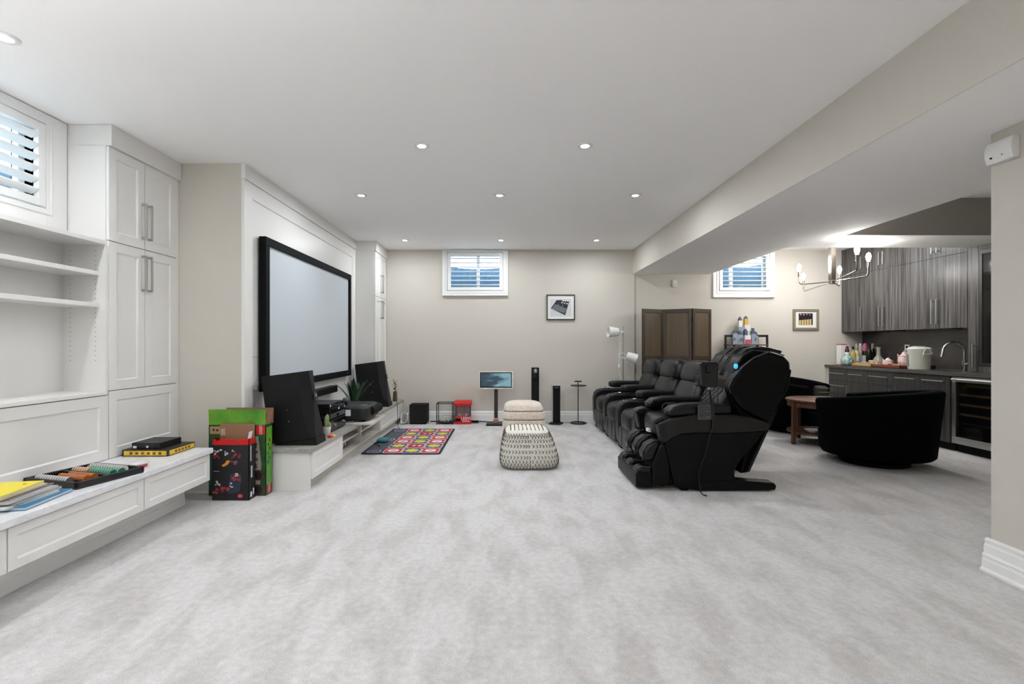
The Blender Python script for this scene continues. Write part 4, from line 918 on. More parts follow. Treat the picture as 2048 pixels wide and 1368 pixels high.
# framed pictures
def framed(name, label, px0, px1, py0, py1, Y, fm, fw, mw):
    x0, x1, z0, z1 = PX(px0, Y), PX(px1, Y), PZ(py1, Y), PZ(py0, Y); t = thing(name, ((x0 + x1) / 2, Y, z0), label, 'picture')
    MB().box(x0, x1, Y - .028, Y - .002, z0, z0 + fw).box(x0, x1, Y - .028, Y - .002, z1 - fw, z1).box(x0, x0 + fw, Y - .028, Y - .002, z0 + fw, z1 - fw).box(x1 - fw, x1, Y - .028, Y - .002, z0 + fw, z1 - fw).obj('frame', fm, t, bevel=.002)
    MB().box(x0 + fw, x1 - fw, Y - .014, Y - .004, z0 + fw, z1 - fw).obj('mount_board', mat('mount_board', rgb(232, 232, 228), .7), t)
    return t, x0, x1, z0, z1
t, x0, x1, z0, z1 = framed('framed_picture', 'black framed picture of a film clapperboard on the far wall', 1093, 1149.5, 589.5, 640, YF, BLACK, .014, .05)
fx = lambda u: x0 + (x1 - x0) * u; fz = lambda v: z1 - (z1 - z0) * v; Y = YF - .0145
MB().box(fx(.13), fx(.87), Y - .0004, Y, fz(.86), fz(.17)).obj('print', mat('print_pale', rgb(205, 208, 212), .6), t)
g = lambda a, b: (fx((a - 245) / 1120), fz((b - 180) / 990))
MB().prism([g(640, 395), g(830, 390), g(870, 430), g(1120, 420), g(1145, 470), g(1120, 520), g(980, 985), g(410, 720)], 'y', Y - .0010, Y - .0004).obj('clapper_board', mat('print_charcoal', rgb(38, 42, 48), .5), t)
k = MB()
for i in range(3): k.prism([g(850 + i*95, 405 + i*8), g(890 + i*95, 405 + i*8), g(940 + i*95, 445 + i*5), g(900 + i*95, 445 + i*5)], 'y', Y - .0016, Y - .001); k.prism([g(810 + i*105, 490 + i*20), g(850 + i*105, 470 + i*20), g(900 + i*105, 490 + i*20), g(850 + i*105, 520 + i*20)], 'y', Y - .0016, Y - .001)
k.obj('clapper_stripes', PWHITE, t)
k = MB()
for i in range(5):
    a, b = 560 - i * 28, 575 + i * 38; k.prism([g(a, b), g(a + 14, b - 22), g(1050 - i * 22, b + 165 - i * 3), g(1045 - i * 22, b + 190 - i * 3)], 'y', Y - .0016, Y - .001)
k.prism([g(715, 540), g(735, 545), g(700, 640), g(685, 630)], 'y', Y - .0016, Y - .001).prism([g(890, 570), g(910, 575), g(800, 760), g(785, 755)], 'y', Y - .0016, Y - .001).obj('chalk_lines', mat('print_lightgrey', rgb(140, 145, 150), .5), t)
YK = YF + .03
t, x0, x1, z0, z1 = framed('framed_picture', 'taupe framed picture of wine bottles on the wall beside the kitchen', 1585, 1636, 618.5, 660, YK, mat('taupe_frame', rgb(138, 128, 108), .4), .036, .05)
Y = YK - .0145; fx = lambda u: x0 + (x1 - x0) * u; fz = lambda v: z1 - (z1 - z0) * v
MB().box(fx(.22), fx(.77), Y - .0004, Y, fz(.76), fz(.2)).obj('print', mat('print_wine', rgb(44, 26, 30), .5), t)
k = MB(); [k.prism([(fx(.24 + i*.10), fz(.75)), (fx(.315 + i*.10), fz(.75)), (fx(.315 + i*.10), fz(.52 - i*.012)), (fx(.24 + i*.10), fz(.54 - i*.012))], 'y', Y - .001, Y - .0004) for i in range(5)]; k.obj('bottle_labels', mat('print_cream', rgb(214, 190, 130), .5), t)
k = MB(); [k.cyl((fx(.30 + i*.12), Y - .001, fz(.25 + .02*(i%2))), (fx(.30 + i*.12), Y - .0004, fz(.25 + .02*(i%2))), .012 - .0015*i, seg=12) for i in range(4)]; k.obj('bottle_caps', mat('print_silver', rgb(190, 190, 186), .4), t)
MB().cyl(((x0 + x1) / 2, YK - .01, z1), ((x0 + x1) / 2, YK - .01, z1 + .016), .004, seg=8).obj('hook', STEEL, t)

# wall sensors
c = P(1348, 567, YK)
t = thing('motion_sensor', (c.x, YK, c.z), 'small white motion sensor on the wall above the folding screen', 'sensor')
MB().box(c.x - .035, c.x + .035, YK - .04, YK - .001, c.z - .055, c.z + .055).obj('housing', WPLASTIC, t, bevel=.012, seg=3)
MB().box(c.x - .022, c.x + .022, YK - .042, YK - .04, c.z - .04, c.z - .005).obj('lens', mat('sensor_lens', rgb(200, 200, 198), .3), t)
t = thing('wall_sensor', (PILX, 2.42, 2.15), 'white rectangular sensor box high on the wall end at the right edge', 'sensor')
ya, yb = 2.405, 2.54; zc = 2.205; pr_ = []
for i in range(9):
    a = -1 + 2 * i / 8; pr_.append((PILX - .001 - .032 - .014 * (1 - a * a), zc + a * .055))
MB().prism([(PILX - .001, zc - .055)] + pr_ + [(PILX - .001, zc + .055)], 'y', ya, yb).obj('housing', WPLASTIC, t, bevel=.002)
MB().cyl((PILX - .044, 2.505, zc - .028), (PILX - .050, 2.505, zc - .028), .0045, seg=10).obj('dark_eye', BLACKM, t)
MB().cyl((PILX - .044, 2.45, zc - .028), (PILX - .0495, 2.45, zc - .028), .002, seg=8).obj('small_hole', BLACKM, t)

# ------------------------------------------------------------------ folding screen
t = thing('folding_screen', (2.6, 7.3, 0), 'dark brown three panel wooden folding screen behind the recliners', 'folding screen')
cor = [(2.07, 7.23), (2.445, 7.40), (2.81, 7.19), (3.17, 7.37)]; ztop = PZ(617, 7.2)
for i in range(3):
    a, b = Vector((*cor[i], 0)), Vector((*cor[i + 1], 0)); d = (b - a); L = d.length; d.normalize(); nn = Vector((d.y, -d.x, 0)); a = a + d * .006; L -= .012
    pn = MB()
    for u0, u1, v0, v1 in ((0, .045, .02, ztop), (L - .045, L, .02, ztop), (.045, L - .045, ztop - .06, ztop), (.045, L - .045, .02, .1), (.045, L - .045, .98, 1.04)):
        pn.obox(a + d * (u0 + u1) / 2 + Vector((0, 0, (v0 + v1) / 2)), d, (0, 0, 1), nn, u1 - u0, v1 - v0, .028)
    p_ = pn.obj('panel_frame', SCREENF, t, bevel=.003)
    for v0, v1 in ((.1, .98), (1.04, ztop - .06)): MB().obox(a + d * L / 2 + Vector((0, 0, (v0 + v1) / 2)), d, (0, 0, 1), nn, L - .09, v1 - v0, .010).obj('inset_panel', SCREENI, p_)
    for u in (.03, L - .03): MB().obox(a + d * u + Vector((0, 0, .01)), d, (0, 0, 1), nn, .03, .02, .026).obj('foot', SCREENF, p_)
for i in (1, 2):
    for z in (.3, 1.2, 1.55): MB().cyl((cor[i][0], cor[i][1], z), (cor[i][0], cor[i][1], z + .07), .008, seg=8).obj('hinge', BLACKM, t)

# ------------------------------------------------------------------ ladder shelf with toy building
YL = 7.38; x0, x1 = PX(1453, YL), PX(1537, YL); zt = PZ(669.5, YL); zs = PZ(687, YL)
t = thing('ladder_shelf', ((x0 + x1) / 2, 7.3, 0), 'dark ladder shelf against the wall behind the massage chair', 'shelf')
for xa, xb in ((x0, x0 + .14), (x1 - .15, x1)):
    k = MB()
    k.obox(((xa + .012), 7.44, zt / 2), (1, 0, 0), (0, .0, 1), (0, 1, 0), .026, zt, .03)
    k.obox(((xb - .012), 7.38, zt / 2), (1, 0, 0), (0, .03, 1), (0, 1, 0), .026, zt, .03)
    k.box(xa, xb, 7.40, 7.45, zt - .035, zt); k.obj('side_frame', ESPRESSO, t, bevel=.002)
for z, dy in ((zs - .014, .0), (.86, .05), (.5, .1), (.15, .14)): MB().box(x0 + .02, x1 - .02, 7.345 - dy * .1, 7.53, z - .016, z).obj('shelf', WOOD, t, bevel=.002)
zs = zs - .014
t = thing('toy_building', (PX(1490, YL), 7.42, zs), 'grey and white toy brick building with stepped turrets on the ladder shelf', 'toy')
TG, TW, TY, TB, TR = mat('brick_grey', rgb(150, 160, 172), .4), mat('brick_white', rgb(226, 226, 222), .4), mat('brick_gold', rgb(214, 176, 80), .4), mat('brick_slate', rgb(84, 94, 112), .4), mat('brick_pink', rgb(196, 90, 110), .4)
def tower(px, wd, h0, h1, m, y=7.40, cap=None, nm='block'):
    x = PX(px, YL)
    MB().box(x - wd / 2, x + wd / 2, y - wd / 2, y + wd / 2, zs + h0, zs + h1).obj(nm, m, t, bevel=.002)
    for sx in (-1, 1): MB().cyl((x + sx * wd * .25, y, zs + h1), (x + sx * wd * .25, y, zs + h1 + .008), wd * .16, seg=10).obj('stud', m, t)
    if cap: MB().box(x - wd * .4, x + wd * .4, y - wd * .4, y + wd * .4, zs + h1, zs + h1 + cap * .5).box(x - wd * .22, x + wd * .22, y - wd * .22, y + wd * .22, zs + h1 + cap * .5, zs + h1 + cap).obj('stepped_cap', TB, t)
MB().box(PX(1465, YL), PX(1517, YL), 7.35, 7.52, zs, zs + .012).obj('base_plate', TG, t)
tower(1470, .07, .012, .17, TG, cap=.05); tower(1481, .08, .012, .15, TG, 7.42, cap=.06); tower(1494, .09, .012, .14, TW, 7.395); tower(1507, .07, .012, .16, TG, cap=.09); tower(1514, .05, .012, .13, TG, 7.41, cap=.06)
tower(1486, .09, .012, .27, TG, 7.465); tower(1498, .085, .012, .30, TW, 7.465); tower(1485, .055, .27, .37, TW, 7.465, cap=.06); tower(1497, .055, .30, .40, TY, 7.465, cap=.04); tower(1492, .05, .14, .20, TB, 7.395, cap=.04)
MB().box(PX(1489, YL), PX(1499, YL), 7.340, 7.35, zs + .012, zs + .075).obj('gate', TR, t)
k = MB(); [k.box(PX(1468 + i * 7, YL) - .008, PX(1468 + i * 7, YL) + .008, 7.358, 7.366, zs + .06, zs + .1) for i in (0, 2, 6)]; k.obj('window_slits', TB, t)
# ------------------------------------------------------------------ poufs
def sq(a, e): return math.copysign(abs(a) ** (2 / e), a)
def loft_fn(levels):
    def ev(u, th):                       # u in 0..1 along the levels, th angle
        f = u * (len(levels) - 1); i = min(int(f), len(levels) - 2); w_ = f - i
        L = [levels[i][k] * (1 - w_) + levels[i + 1][k] * w_ for k in range(6)]
        return Vector((L[0] + L[2] * sq(math.cos(th), L[5]), L[1] + L[3] * sq(math.sin(th), L[5]), L[4]))
    return ev
def loft(mb, ev, nu, nt, disp=None):
    vs = []
    for i in range(nu + 1):
        for k in range(nt):
            p = ev(i / nu, 2 * PI * k / nt)
            if disp: p = p + disp(i / nu, 2 * PI * k / nt)
            vs.append(p)
    mb.add(vs, [(i*nt+k, i*nt+(k+1)%nt, (i+1)*nt+(k+1)%nt, (i+1)*nt+k) for i in range(nu) for k in range(nt)] + [tuple(range(nt - 1, -1, -1)), tuple(range(nu*nt, (nu+1)*nt))])
    return mb
def smoothlev(cx, cy, prof, e=4):        # prof: (hx, hy, z, dx, dy)
    out = []
    for i in range(len(prof) - 1):
        for j in range(6):
            u = j / 6; a, b = prof[i], prof[i + 1]; p0 = prof[max(0, i - 1)]; p3 = prof[min(len(prof) - 1, i + 2)]
            q = [.5 * ((2 * a[k]) + (-p0[k] + b[k]) * u + (2 * p0[k] - 5 * a[k] + 4 * b[k] - p3[k]) * u * u + (-p0[k] + 3 * a[k] - 3 * b[k] + p3[k]) * u ** 3) for k in range(5)]
            out.append((cx + q[3], cy + q[4], max(q[0], .001), max(q[1], .001), q[2], e))
    a = prof[-1]; out.append((cx + a[3], cy + a[4], a[0], a[1], a[2], e))
    return out
KNIT = mat('knit_cream', rgb(222, 219, 209), .9, bump=.5, bscale=180)
t = thing('knit_pouf', (.245, 4.86, 0), 'cream chunky knit pouf with dark chevron stitches in the middle of the carpet', 'pouf')
kprof = [(.20, .20, .001, 0, 0), (.265, .255, .02, 0, 0), (.287, .28, .07, .0, 0), (.278, .275, .14, -.003, 0), (.255, .26, .24, -.012, .0), (.23, .245, .315, -.02, .0), (.205, .225, .352, -.022, .0), (.15, .17, .372, -.022, 0), (.02, .02, .378, -.022, 0)]
ev = loft_fn(smoothlev(.245, 4.86, kprof, 4.5))
def kd(u, th):
    d = Vector((math.cos(th), math.sin(th), 0)) * (.0045 * math.sin(u * PI * 26) * math.cos(th * 30 + (u * 26 % 2) * .6) if u < .8 else 0); return d
loft(MB(), ev, 90, 240, kd).obj('pouf_body', KNIT, t, smooth=True, ang=80)
k = MB(); kk = MB()
for r_ in range(9):
    u = .155 + r_ * .067
    N_ = 1440; ring = [ev(u, 2 * PI * i / N_) for i in range(N_)]; acc = [0]
    for i in range(N_): acc.append(acc[-1] + (ring[(i + 1) % N_] - ring[i]).length)
    j_ = 0
    for c_ in range(60):
        tg = acc[-1] * ((c_ + .5 * (r_ % 2)) / 60) 
        j_ = next(i for i in range(N_) if acc[i + 1] >= tg); p0 = ring[j_]; tn = (ring[(j_ + 6) % N_] - ring[j_ - 6]).normalized(); no = Vector((tn.y, -tn.x, 0))
        up_ = (ev(min(1, u + .02), 2 * PI * j_ / N_) - ev(u - .02, 2 * PI * j_ / N_)).normalized()
        k.tube([p0 + no * .004 + tn * a + up_ * b for a, b in ((-.009, -.017), (.003, -.007), (.006, 0), (.003, .007), (-.009, .017))], [.0012, .0034, .0042, .0034, .0012], 5)
for c_ in range(9):
    for r_ in range(14):
        x = .245 - .022 - .16 + .04 * c_; yy = 4.86 - .17 + .026 * r_
        zz = .372 + .005 * (1 - ((x - .223) / .2) ** 2 - ((yy - 4.86) / .22) ** 2)
        k.tube([(x - .006, yy - .006, zz), (x + .003, yy, zz + .001), (x - .006, yy + .006, zz)], .002, 5)
k.obj('stitches', mat('stitch_dark', rgb(92, 84, 74), .9), t, kind='stuff')
FUR = mat('fur_beige', rgb(208, 192, 176), 1.0, bump=.9, bscale=55, noise=rgb(232, 220, 208))
FUR.node_tree.nodes['Principled BSDF'].inputs['Sheen Weight'].default_value = .6
t = thing('fur_pouf', (.225, 5.68, 0), 'beige plush fur pouf with two seams standing behind the knit pouf', 'pouf')
fprof = [(.20, .2, .001, 0, 0), (.245, .25, .03, 0, 0), (.252, .255, .10, 0, 0), (.25, .25, .20, 0, 0), (.247, .25, .30, 0, 0), (.24, .245, .39, .0, 0), (.228, .225, .46, -.003, .0), (.20, .19, .515, -.005, 0), (.12, .12, .54, -.005, 0), (.01, .01, .552, -.005, 0)]
evf = loft_fn(smoothlev(.225, 5.68, fprof, 5.5))
def fd(u, th):
    z = evf(u, th).z; g = sum(-.011 * math.exp(-((z - s_) / .008) ** 2) for s_ in (.35, .446)); rr = random.uniform(-.0025, .0025)
    return Vector((math.cos(th), math.sin(th), 0)) * (g + rr)
loft(MB(), evf, 110, 160, fd).obj('pouf_body', FUR, t, smooth=True, ang=80)
for z_ in (.35, .446):
    f_ = min(range(201), key=lambda i: abs(evf(i / 200, 0).z - z_)) / 200
    MB().tube([evf(f_, 2 * PI * i / 60) * 1 + Vector((math.cos(2*PI*i/60), math.sin(2*PI*i/60), 0)) * -.008 for i in range(60)], .004, 6, True).obj('seam', mat('fur_seam', rgb(130, 112, 96), 1), t)

# ------------------------------------------------------------------ recliner row
t = thing('recliner_row', (1.8, 6.0, 0), 'row of three black leather cinema recliners with cup holders', 'recliner')
edges = [7.22, 6.48, 5.74, 5.00]; AW = .17
arm_out = [(1.335, .06), (1.32, .25), (1.318, .42), (1.335, .50), (1.38, .545), (1.45, .56), (1.75, .565), (2.2, .585), (2.36, .55), (2.36, .06)]
for e in edges:
    a = MB().prism(arm_out, 'y', e - AW, e).obj('arm', LEATHER, t, bevel=.028, seg=4)
    yc = e - AW / 2
    MB().lathe([(.036, .0), (.045, .006), (.047, .012), (.041, .014), (.037, .004), (.034, -.02), (.001, -.022)], (1.52, yc, .558), 24).obj('cup_holder', CHROME, a, smooth=True)
    MB().cyl((1.41, yc, .546), (1.41, yc, .560), .014, seg=14).obj('button', CHROME, a)
    MB().cushion((1.88, yc, .625), (.66, AW * .98, .10), 5, 8).obj('arm_pad', LEATHER, a, smooth=True)
    MB().box(1.36, 1.44, e - AW + .02, e - .02, .0, .062).obj('foot', BLACKM, a)
for i in range(3):
    y1, y0 = edges[i] - AW, edges[i + 1]; yc, wd = (y0 + y1) / 2, y1 - y0
    MB().box(1.38, 2.36, y0 + .004, y1 - .004, .05, .28).obj('frame', BLACKM, t)
    MB().cushion((1.64, yc, .365), (.66, wd, .27), 4, 10).obj('seat', LEATHER, t, smooth=True)
    fr = MB().cushion((1.355, yc, .165), (.07, wd, .235), 8, 8).obj('footrest_panel', LEATHER, t, smooth=True)
    MB().box(1.3175, 1.322, yc - wd * .22, yc - wd * .21, .07, .26).box(1.3175, 1.322, yc + wd * .21, yc + wd * .22, .07, .26).obj('panel_seam', BLACKM, fr)
    M = rotm('Y', 22)
    MB().cushion((2.06, yc, .63), (.25, wd * 1.10, .44), 3.4, 12, M).obj('back_cushion', LEATHER, t, smooth=True)
    hd = MB().cushion((2.16, yc, .88), (.30, wd * 1.14, .30), 3.2, 12, rotm('Y', 14)).obj('headrest', LEATHER, t, smooth=True)
    k = MB()
    for j in range(9):                                       # gathered pleats along the near edge
        zz = .79 + j * .022; xx = 2.03 + (zz - .875) * .22
        k.tube([(xx, yc - wd * .50, zz), (xx - .012, yc - wd * .42, zz + .004), (xx - .01, yc - wd * .36, zz)], [.004, .006, .001], 6)
    k.obj('pleats', LEATHER, hd, smooth=True, kind='stuff')
    MB().prism([(2.1, .28), (2.36, .28), (2.44, .92), (2.30, 1.0), (2.16, .7)], 'y', y0 - .02, y1 + .02).obj('back_shell', LEATHER, t, bevel=.03, seg=3)

# ------------------------------------------------------------------ massage chair
YN, YW = 3.93, .74; YC = YN + YW / 2
t = thing('massage_chair', (1.7, YC, 0), 'big black massage chair with side wings and a remote holder', 'massage chair')
def q6(pts, Y): return [(PX(1230 + .2339 * a, Y), PZ(680 + .2339 * b, Y)) for a, b in pts]
def pair(pts, Yref, d0, d1, name, m, bevel=.01, seg=2):
    pl = q6(pts, Yref); out = []
    for y0, y1 in ((YN + d0, YN + d1), (YN + YW - d1, YN + YW - d0)):
        out.append(MB().prism(pl, 'y', y0, y1).obj(name, m, t, bevel=bevel, seg=seg))
    return out
pair([(368,718),(470,676),(700,642),(1000,642),(1180,665),(1330,712),(1325,740),(1295,778),(1150,792),(900,802),(700,797),(575,806),(500,838),(440,884),(395,872)], YN, 0, .10, 'arm_shell', TRIMGREY, .016, 3)
pair([(436,884),(500,836),(575,804),(700,795),(900,800),(1150,790),(1295,776),(1230,860),(1130,970),(1060,1060),(1030,1130),(1032,1185),(1045,1200),(960,1262),(720,1270),(515,1252)], YN, .012, .09, 'side_panel', SHELLP, .02, 3)
pair([(520,1250),(700,1225),(1040,1194),(1110,1204),(1362,1222),(1386,1250),(1374,1286),(720,1288)], YN, .004, .11, 'skid', SHELLP, .008)
pair([(560,1256),(632,1252),(640,1297),(575,1297)], YN, .03, .08, 'foot', BLACKM, .004)
pl = q6([(520,1180),(960,1180),(960,1262),(520,1250)], YN); MB().prism(pl, 'y', YN + .1, YN + YW - .1).obj('base', BLACKM, t)
# wings with piping
wing = [(985,455),(968,405),(1005,325),(1090,225),(1190,148),(1330,96),(1440,132),(1488,182),(1500,250),(1472,400),(1400,565),(1325,728),(1200,664),(1090,600),(1035,540)]
for s_, o in zip((1, -1), pair(wing, YN + .05, .035, .165, 'shoulder_wing', SHELLP, .035, 4)):
    pl = q6(wing[:7], YN + .05); yy = YN + .035 if s_ > 0 else YN + YW - .035
    MB().tube([(a, yy + s_ * .004, b) for a, b in pl], .005, 6).obj('piping', PIPING, o, smooth=True)
# back body
back = [(965,400),(1015,235),(1085,130),(1180,85),(1330,100),(1440,140),(1488,190),(1492,255),(1465,400),(1390,570),(1290,800),(1140,1130),(1060,1140),(1090,1010),(1080,760),(1050,620),(1000,530)]
MB().prism(q6(back, YN + .12), 'y', YN + .10, YN + YW - .10).obj('back_shell', SHELLP, t, bevel=.02, seg=3)
MB().prism(q6([(1500,250),(1508,262),(1480,405),(1150,1128),(1128,1128),(1310,720),(1400,565),(1470,400)], YN + .06), 'y', YN + .055, YN + YW - .055).obj('back_rim', TRIMGREY, t, bevel=.008)
# cushions in the middle
hpts = [(868,318),(900,235),(950,150),(1035,72),(1110,58),(1200,58),(1330,88),(1310,125),(1120,150),(1000,250),(935,390),(880,370)]
hp = MB().prism(q6(hpts, YC), 'y', YN + .165, YN + YW - .165).obj('head_pad', LEATHER2, t, bevel=.03, seg=4)
k = MB()
for dy in (-.09, -.05, .07): k.tube([(a, YC + dy, b + .004) for a, b in q6([(872,300),(902,232),(950,150),(1035,74),(1110,60),(1200,60),(1320,88)], YC)], .004, 6)
k.obj('pad_seams', BLACKM, hp, smooth=True)
MB().tube([(a, YN + .168, b) for a, b in q6([(868,318),(880,368),(935,388)], YC)] + [(a, YN + YW - .168, b) for a, b in q6([(935,388),(880,368),(868,318)], YC)], .005, 6).obj('pad_piping', PIPING, hp, smooth=True)
MB().cushion((PX(1230 + .2339 * 1033, YN + .085), YN + .085, PZ(680 + .2339 * 222, YN + .15)), (.034, .024, .044), 2.5, 6).obj('indicator_light', mat('blue_glow', rgb(90, 190, 235), .3, emit=rgb(60, 180, 240), es=.7), hp, smooth=True)
bc = Vector((PX(1230 + .2339 * 905, YC), YC, PZ(680 + .2339 * 450, YC))); Mb = rotm('Y', 27)
bp = MB().cushion(bc, (.14, .42, .44), 5, 12, Mb).obj('back_pad', LEATHER2, t, smooth=True)
k = MB()
for i in range(-4, 5):
    for s_ in (-1, 1):
        pts = []
        for j in range(7):
            v = -.17 + .34 * j / 6; yq = i * .08 + s_ * v * .9
            if abs(yq) < .185: pts.append(bc + Mb @ Vector((-.0695, yq, v)))
        if len(pts) > 1: k.tube(pts, .0035, 5)
k.obj('quilting', TRIMGREY, bp, kind='stuff')
k = MB().tube([bc + Mb @ Vector((-.06, -.2, .2)), bc + Mb @ Vector((-.075, -.1, .225)), bc + Mb @ Vector((-.075, .1, .225)), bc + Mb @ Vector((-.06, .2, .2))], .005, 6); k.obj('pad_piping', PIPING, bp, smooth=True)
MB().cushion((1.60, YC, .50), (.62, YW - .24, .20), 5, 10).obj('seat', LEATHER2, t, smooth=True)
# arm pads and hand wells
pad = [(428,640),(440,600),(490,560),(600,542),(800,538),(990,548),(1000,640),(700,648),(480,662)]
pair(pad, YN + .06, .03, .17, 'arm_pad', LEATHER2, .035, 4)
pair([(300,690),(330,655),(400,640),(470,655),(480,690),(380,715),(330,712)], YN + .1, .03, .16, 'hand_pad', LEATHER2, .02, 3)
for yy in (YN + .15, YN + YW - .15): MB().tube([P(1325, 825, yy), P(1325, 812, yy), P(1330, 807, yy), P(1350, 806, yy)], .006, 6).obj('hand_rail', TRIMGREY, t, smooth=True)
# leg rest
pair([(330,1045),(385,905),(440,884),(470,1000),(478,1215),(405,1264),(318,1238)], YN + .02, .02, .06, 'leg_side', SHELLP, .02, 3)
MB().prism(q6([(345,930),(440,890),(500,1000),(510,1240),(330,1240),(320,1050)], YN + .05), 'y', YN + .06, YN + YW - .06).obj('leg_body', BLACKM, t, bevel=.01)
MB().prism(q6([(180,1262),(178,1150),(196,1120),(318,1130),(325,1262)], YN + .05), 'y', YN + .05, YN + YW - .05).obj('foot_rest', SHELLP, t, bevel=.012, seg=3)
for d in (.05, .285, .53):
    y0, y1 = YN + d + .005, YN + d + .15
    l1 = MB().prism(q6([(240,1030),(236,965),(272,898),(330,864),(392,856),(396,905),(345,1040),(290,1046)], YN + .06), 'y', y0, y1).obj('calf_pad', LEATHER2, t, bevel=.035, seg=4)
    MB().tube([(a, y0 + .012, b) for a, b in q6([(240,1030),(236,965),(272,898),(330,864),(388,856)], YN + .06)], .004, 6).obj('piping', PIPING, l1, smooth=True)
    l2 = MB().prism(q6([(184,1180),(190,1110),(225,1085),(318,1090),(318,1240),(186,1240)], YN + .05), 'y', y0, y1).obj('foot_pad', LEATHER2, t, bevel=.03, seg=4)
    MB().tube([(a, y0 + .01, b) for a, b in q6([(186,1170),(192,1108),(226,1086),(312,1091)], YN + .05)], .0035, 6).obj('piping', PIPING, l2, smooth=True)
MB().box(PX(1293, YC), PX(1300, YC), YC - .05, YC + .02, PZ(862, YC), PZ(856, YC)).obj('white_tag', PWHITE, t)
# remote on its stalk
YR = YN + .02
rm = MB().prism(q6([(722,200),(740,188),(870,186),(882,205),(868,395),(845,404),(752,402),(738,385)], YR), 'y', YR - .02, YR + .025).obj('remote_holder', mat('remote_dark', rgb(20, 20, 22), .35), t, bevel=.012, seg=3)
MB().prism(q6([(762,215),(775,215),(775,270),(800,270),(800,285),(762,285)], YR), 'y', YR - .0215, YR - .0195).obj('cable_slot', BLACKM, rm)
MB().cyl(P(1230 + .2339 * 805, 680 + .2339 * 400, YR), P(1230 + .2339 * 808, 680 + .2339 * 428, YR), .011, seg=10).obj('swivel', STEEL, rm, smooth=True)
MB().tube([P(1230 + .2339 * a, 680 + .2339 * b, YN - .012) for a, b in ((806, 425), (822, 520), (838, 600), (838, 700), (832, 770))], [.009, .010, .011, .011, .008], 8).obj('stalk', BLACK, t, smooth=True)
MB().prism(q6([(710,552),(838,548),(836,680),(708,682)], YN - .004), 'y', YN - .004, YN - .002).obj('spec_label', mat('label_grey', rgb(84, 82, 80), .5), t)
k = MB(); [k.prism(q6([(716, 560 + i * 16), (716 + 60 + 37 * (i % 3 > 0), 559 + i * 16), (716 + 60 + 37 * (i % 3 > 0), 566 + i * 16), (716, 567 + i * 16)], YN - .005), 'y', YN - .005, YN - .004) for i in range(7)]; k.obj('label_lines', mat('label_dark', rgb(36, 36, 38), .5), t, kind='stuff')
MB().tube([P(1230 + .2339 * a, 680 + .2339 * b, YN - .015) for a, b in ((825, 770), (800, 860), (770, 980), (730, 1090), (714, 1160), (722, 1230))] + [Vector((PX(1400, 3.9), 3.89, .012)), Vector((PX(1405, 3.85), 3.84, .006)), Vector((PX(1413, 3.82), 3.81, .006)), Vector((PX(1410, 3.84), 3.83, .006))], .0045, 6).obj('cord', BLACK, t, smooth=True)

# ------------------------------------------------------------------ barrel swivel chairs
def barrel_chair(c, back_deg, label, m, m2, r0=.49, r1=.56, zh=.77, za=.64, z0=.10):
    t = thing('swivel_chair', (c[0], c[1], 0), label, 'armchair', 'black barrel armchairs')
    cx, cy = c; n = 44; th_ = .11; vs = []; half = 134
    rings = []
    for i in range(n + 1):
        a = math.radians(back_deg - half + 2 * half * i / n); f = (1 + math.cos(math.radians(-half + 2 * half * i / n))) / 2; zt_ = za + (zh - za) * f
        d = Vector((math.cos(a), math.sin(a), 0)); prof = []
        for rr, zz in ((r0 - th_, z0 + .01), (r0 - .02, z0), (r0, z0 + .02), (r0 + (r1 - r0) * .5, z0 + (zt_ - z0) * .5), (r1, zt_ - .03), (r1 - .01, zt_ - .008), (r1 - .035, zt_), (r1 - th_ + .03, zt_), (r1 - th_ + .005, zt_ - .01), (r1 - th_, zt_ - .04), (r0 - th_, z0 + .2)):
            prof.append(Vector((cx, cy, zz)) + d * rr)
        rings.append(prof)
    m_ = len(rings[0]); vs = [p for r in rings for p in r]
    fs = [(i*m_+k, i*m_+(k+1)%m_, (i+1)*m_+(k+1)%m_, (i+1)*m_+k) for i in range(n) for k in range(m_)] + [tuple(range(m_)), tuple(range(n*m_ + m_ - 1, n*m_ - 1, -1))]
    MB().add(vs, fs).obj('shell', m, t, smooth=True, ang=50)
    MB().lathe([(.30, z0 + .01), (r0 - .03, z0 + .01), (r0 - .01, z0 + .04), (r0 - .01, .30), (r0 - .03, .32), (.001, .32)], (cx, cy, 0), 40).obj('seat_base', m2, t, smooth=True)
    MB().lathe([(.30, .32), (r0 - .05, .325), (r0 - .02, .35), (r0 - .02, .40), (r0 - .06, .435), (.001, .445)], (cx, cy, 0), 40).obj('seat', m2, t, smooth=True)
    MB().lathe([(.28, .001), (.30, .004), (.30, .035), (.28, .04)], (cx, cy, 0), 40).obj('swivel_base', BLACKM, t, smooth=True)
    MB().cyl((cx, cy, .04), (cx, cy, z0 + .012), .12, seg=20).obj('swivel_post', BLACKM, t)
    return t
barrel_chair((3.79, 4.93), 305, 'black velvet barrel swivel chair seen from behind in front of the kitchen', VELVET, VELVET, .49, .55)
barrel_chair((4.05, 6.79), 128, 'dark teal barrel swivel chair half hidden behind the massage chair', VELVET, TEAL, .46, .52)
t = thing('cushion', (4.36, 6.72, .446), 'small dark striped cushion on the far swivel chair', 'cushion')
MB().cushion((4.385, 6.66, .545), (.16, .12, .19), 5, 7, rotm('Z', -15)).obj('cover', mat('olive_dark', rgb(44, 42, 34), .6), t, smooth=True)
k = MB(); [k.obox((4.387, 6.597, .50 + i * .055), (1, -.27, 0), (0, 0, 1), (.27, 1, 0), .13, .012, .006) for i in range(3)]; k.obj('stripes', mat('olive_light', rgb(120, 116, 98), .6), t)
t = thing('cushion', (3.86, 6.62, .446), 'yellow patterned cushion peeping out on the far swivel chair', 'cushion')
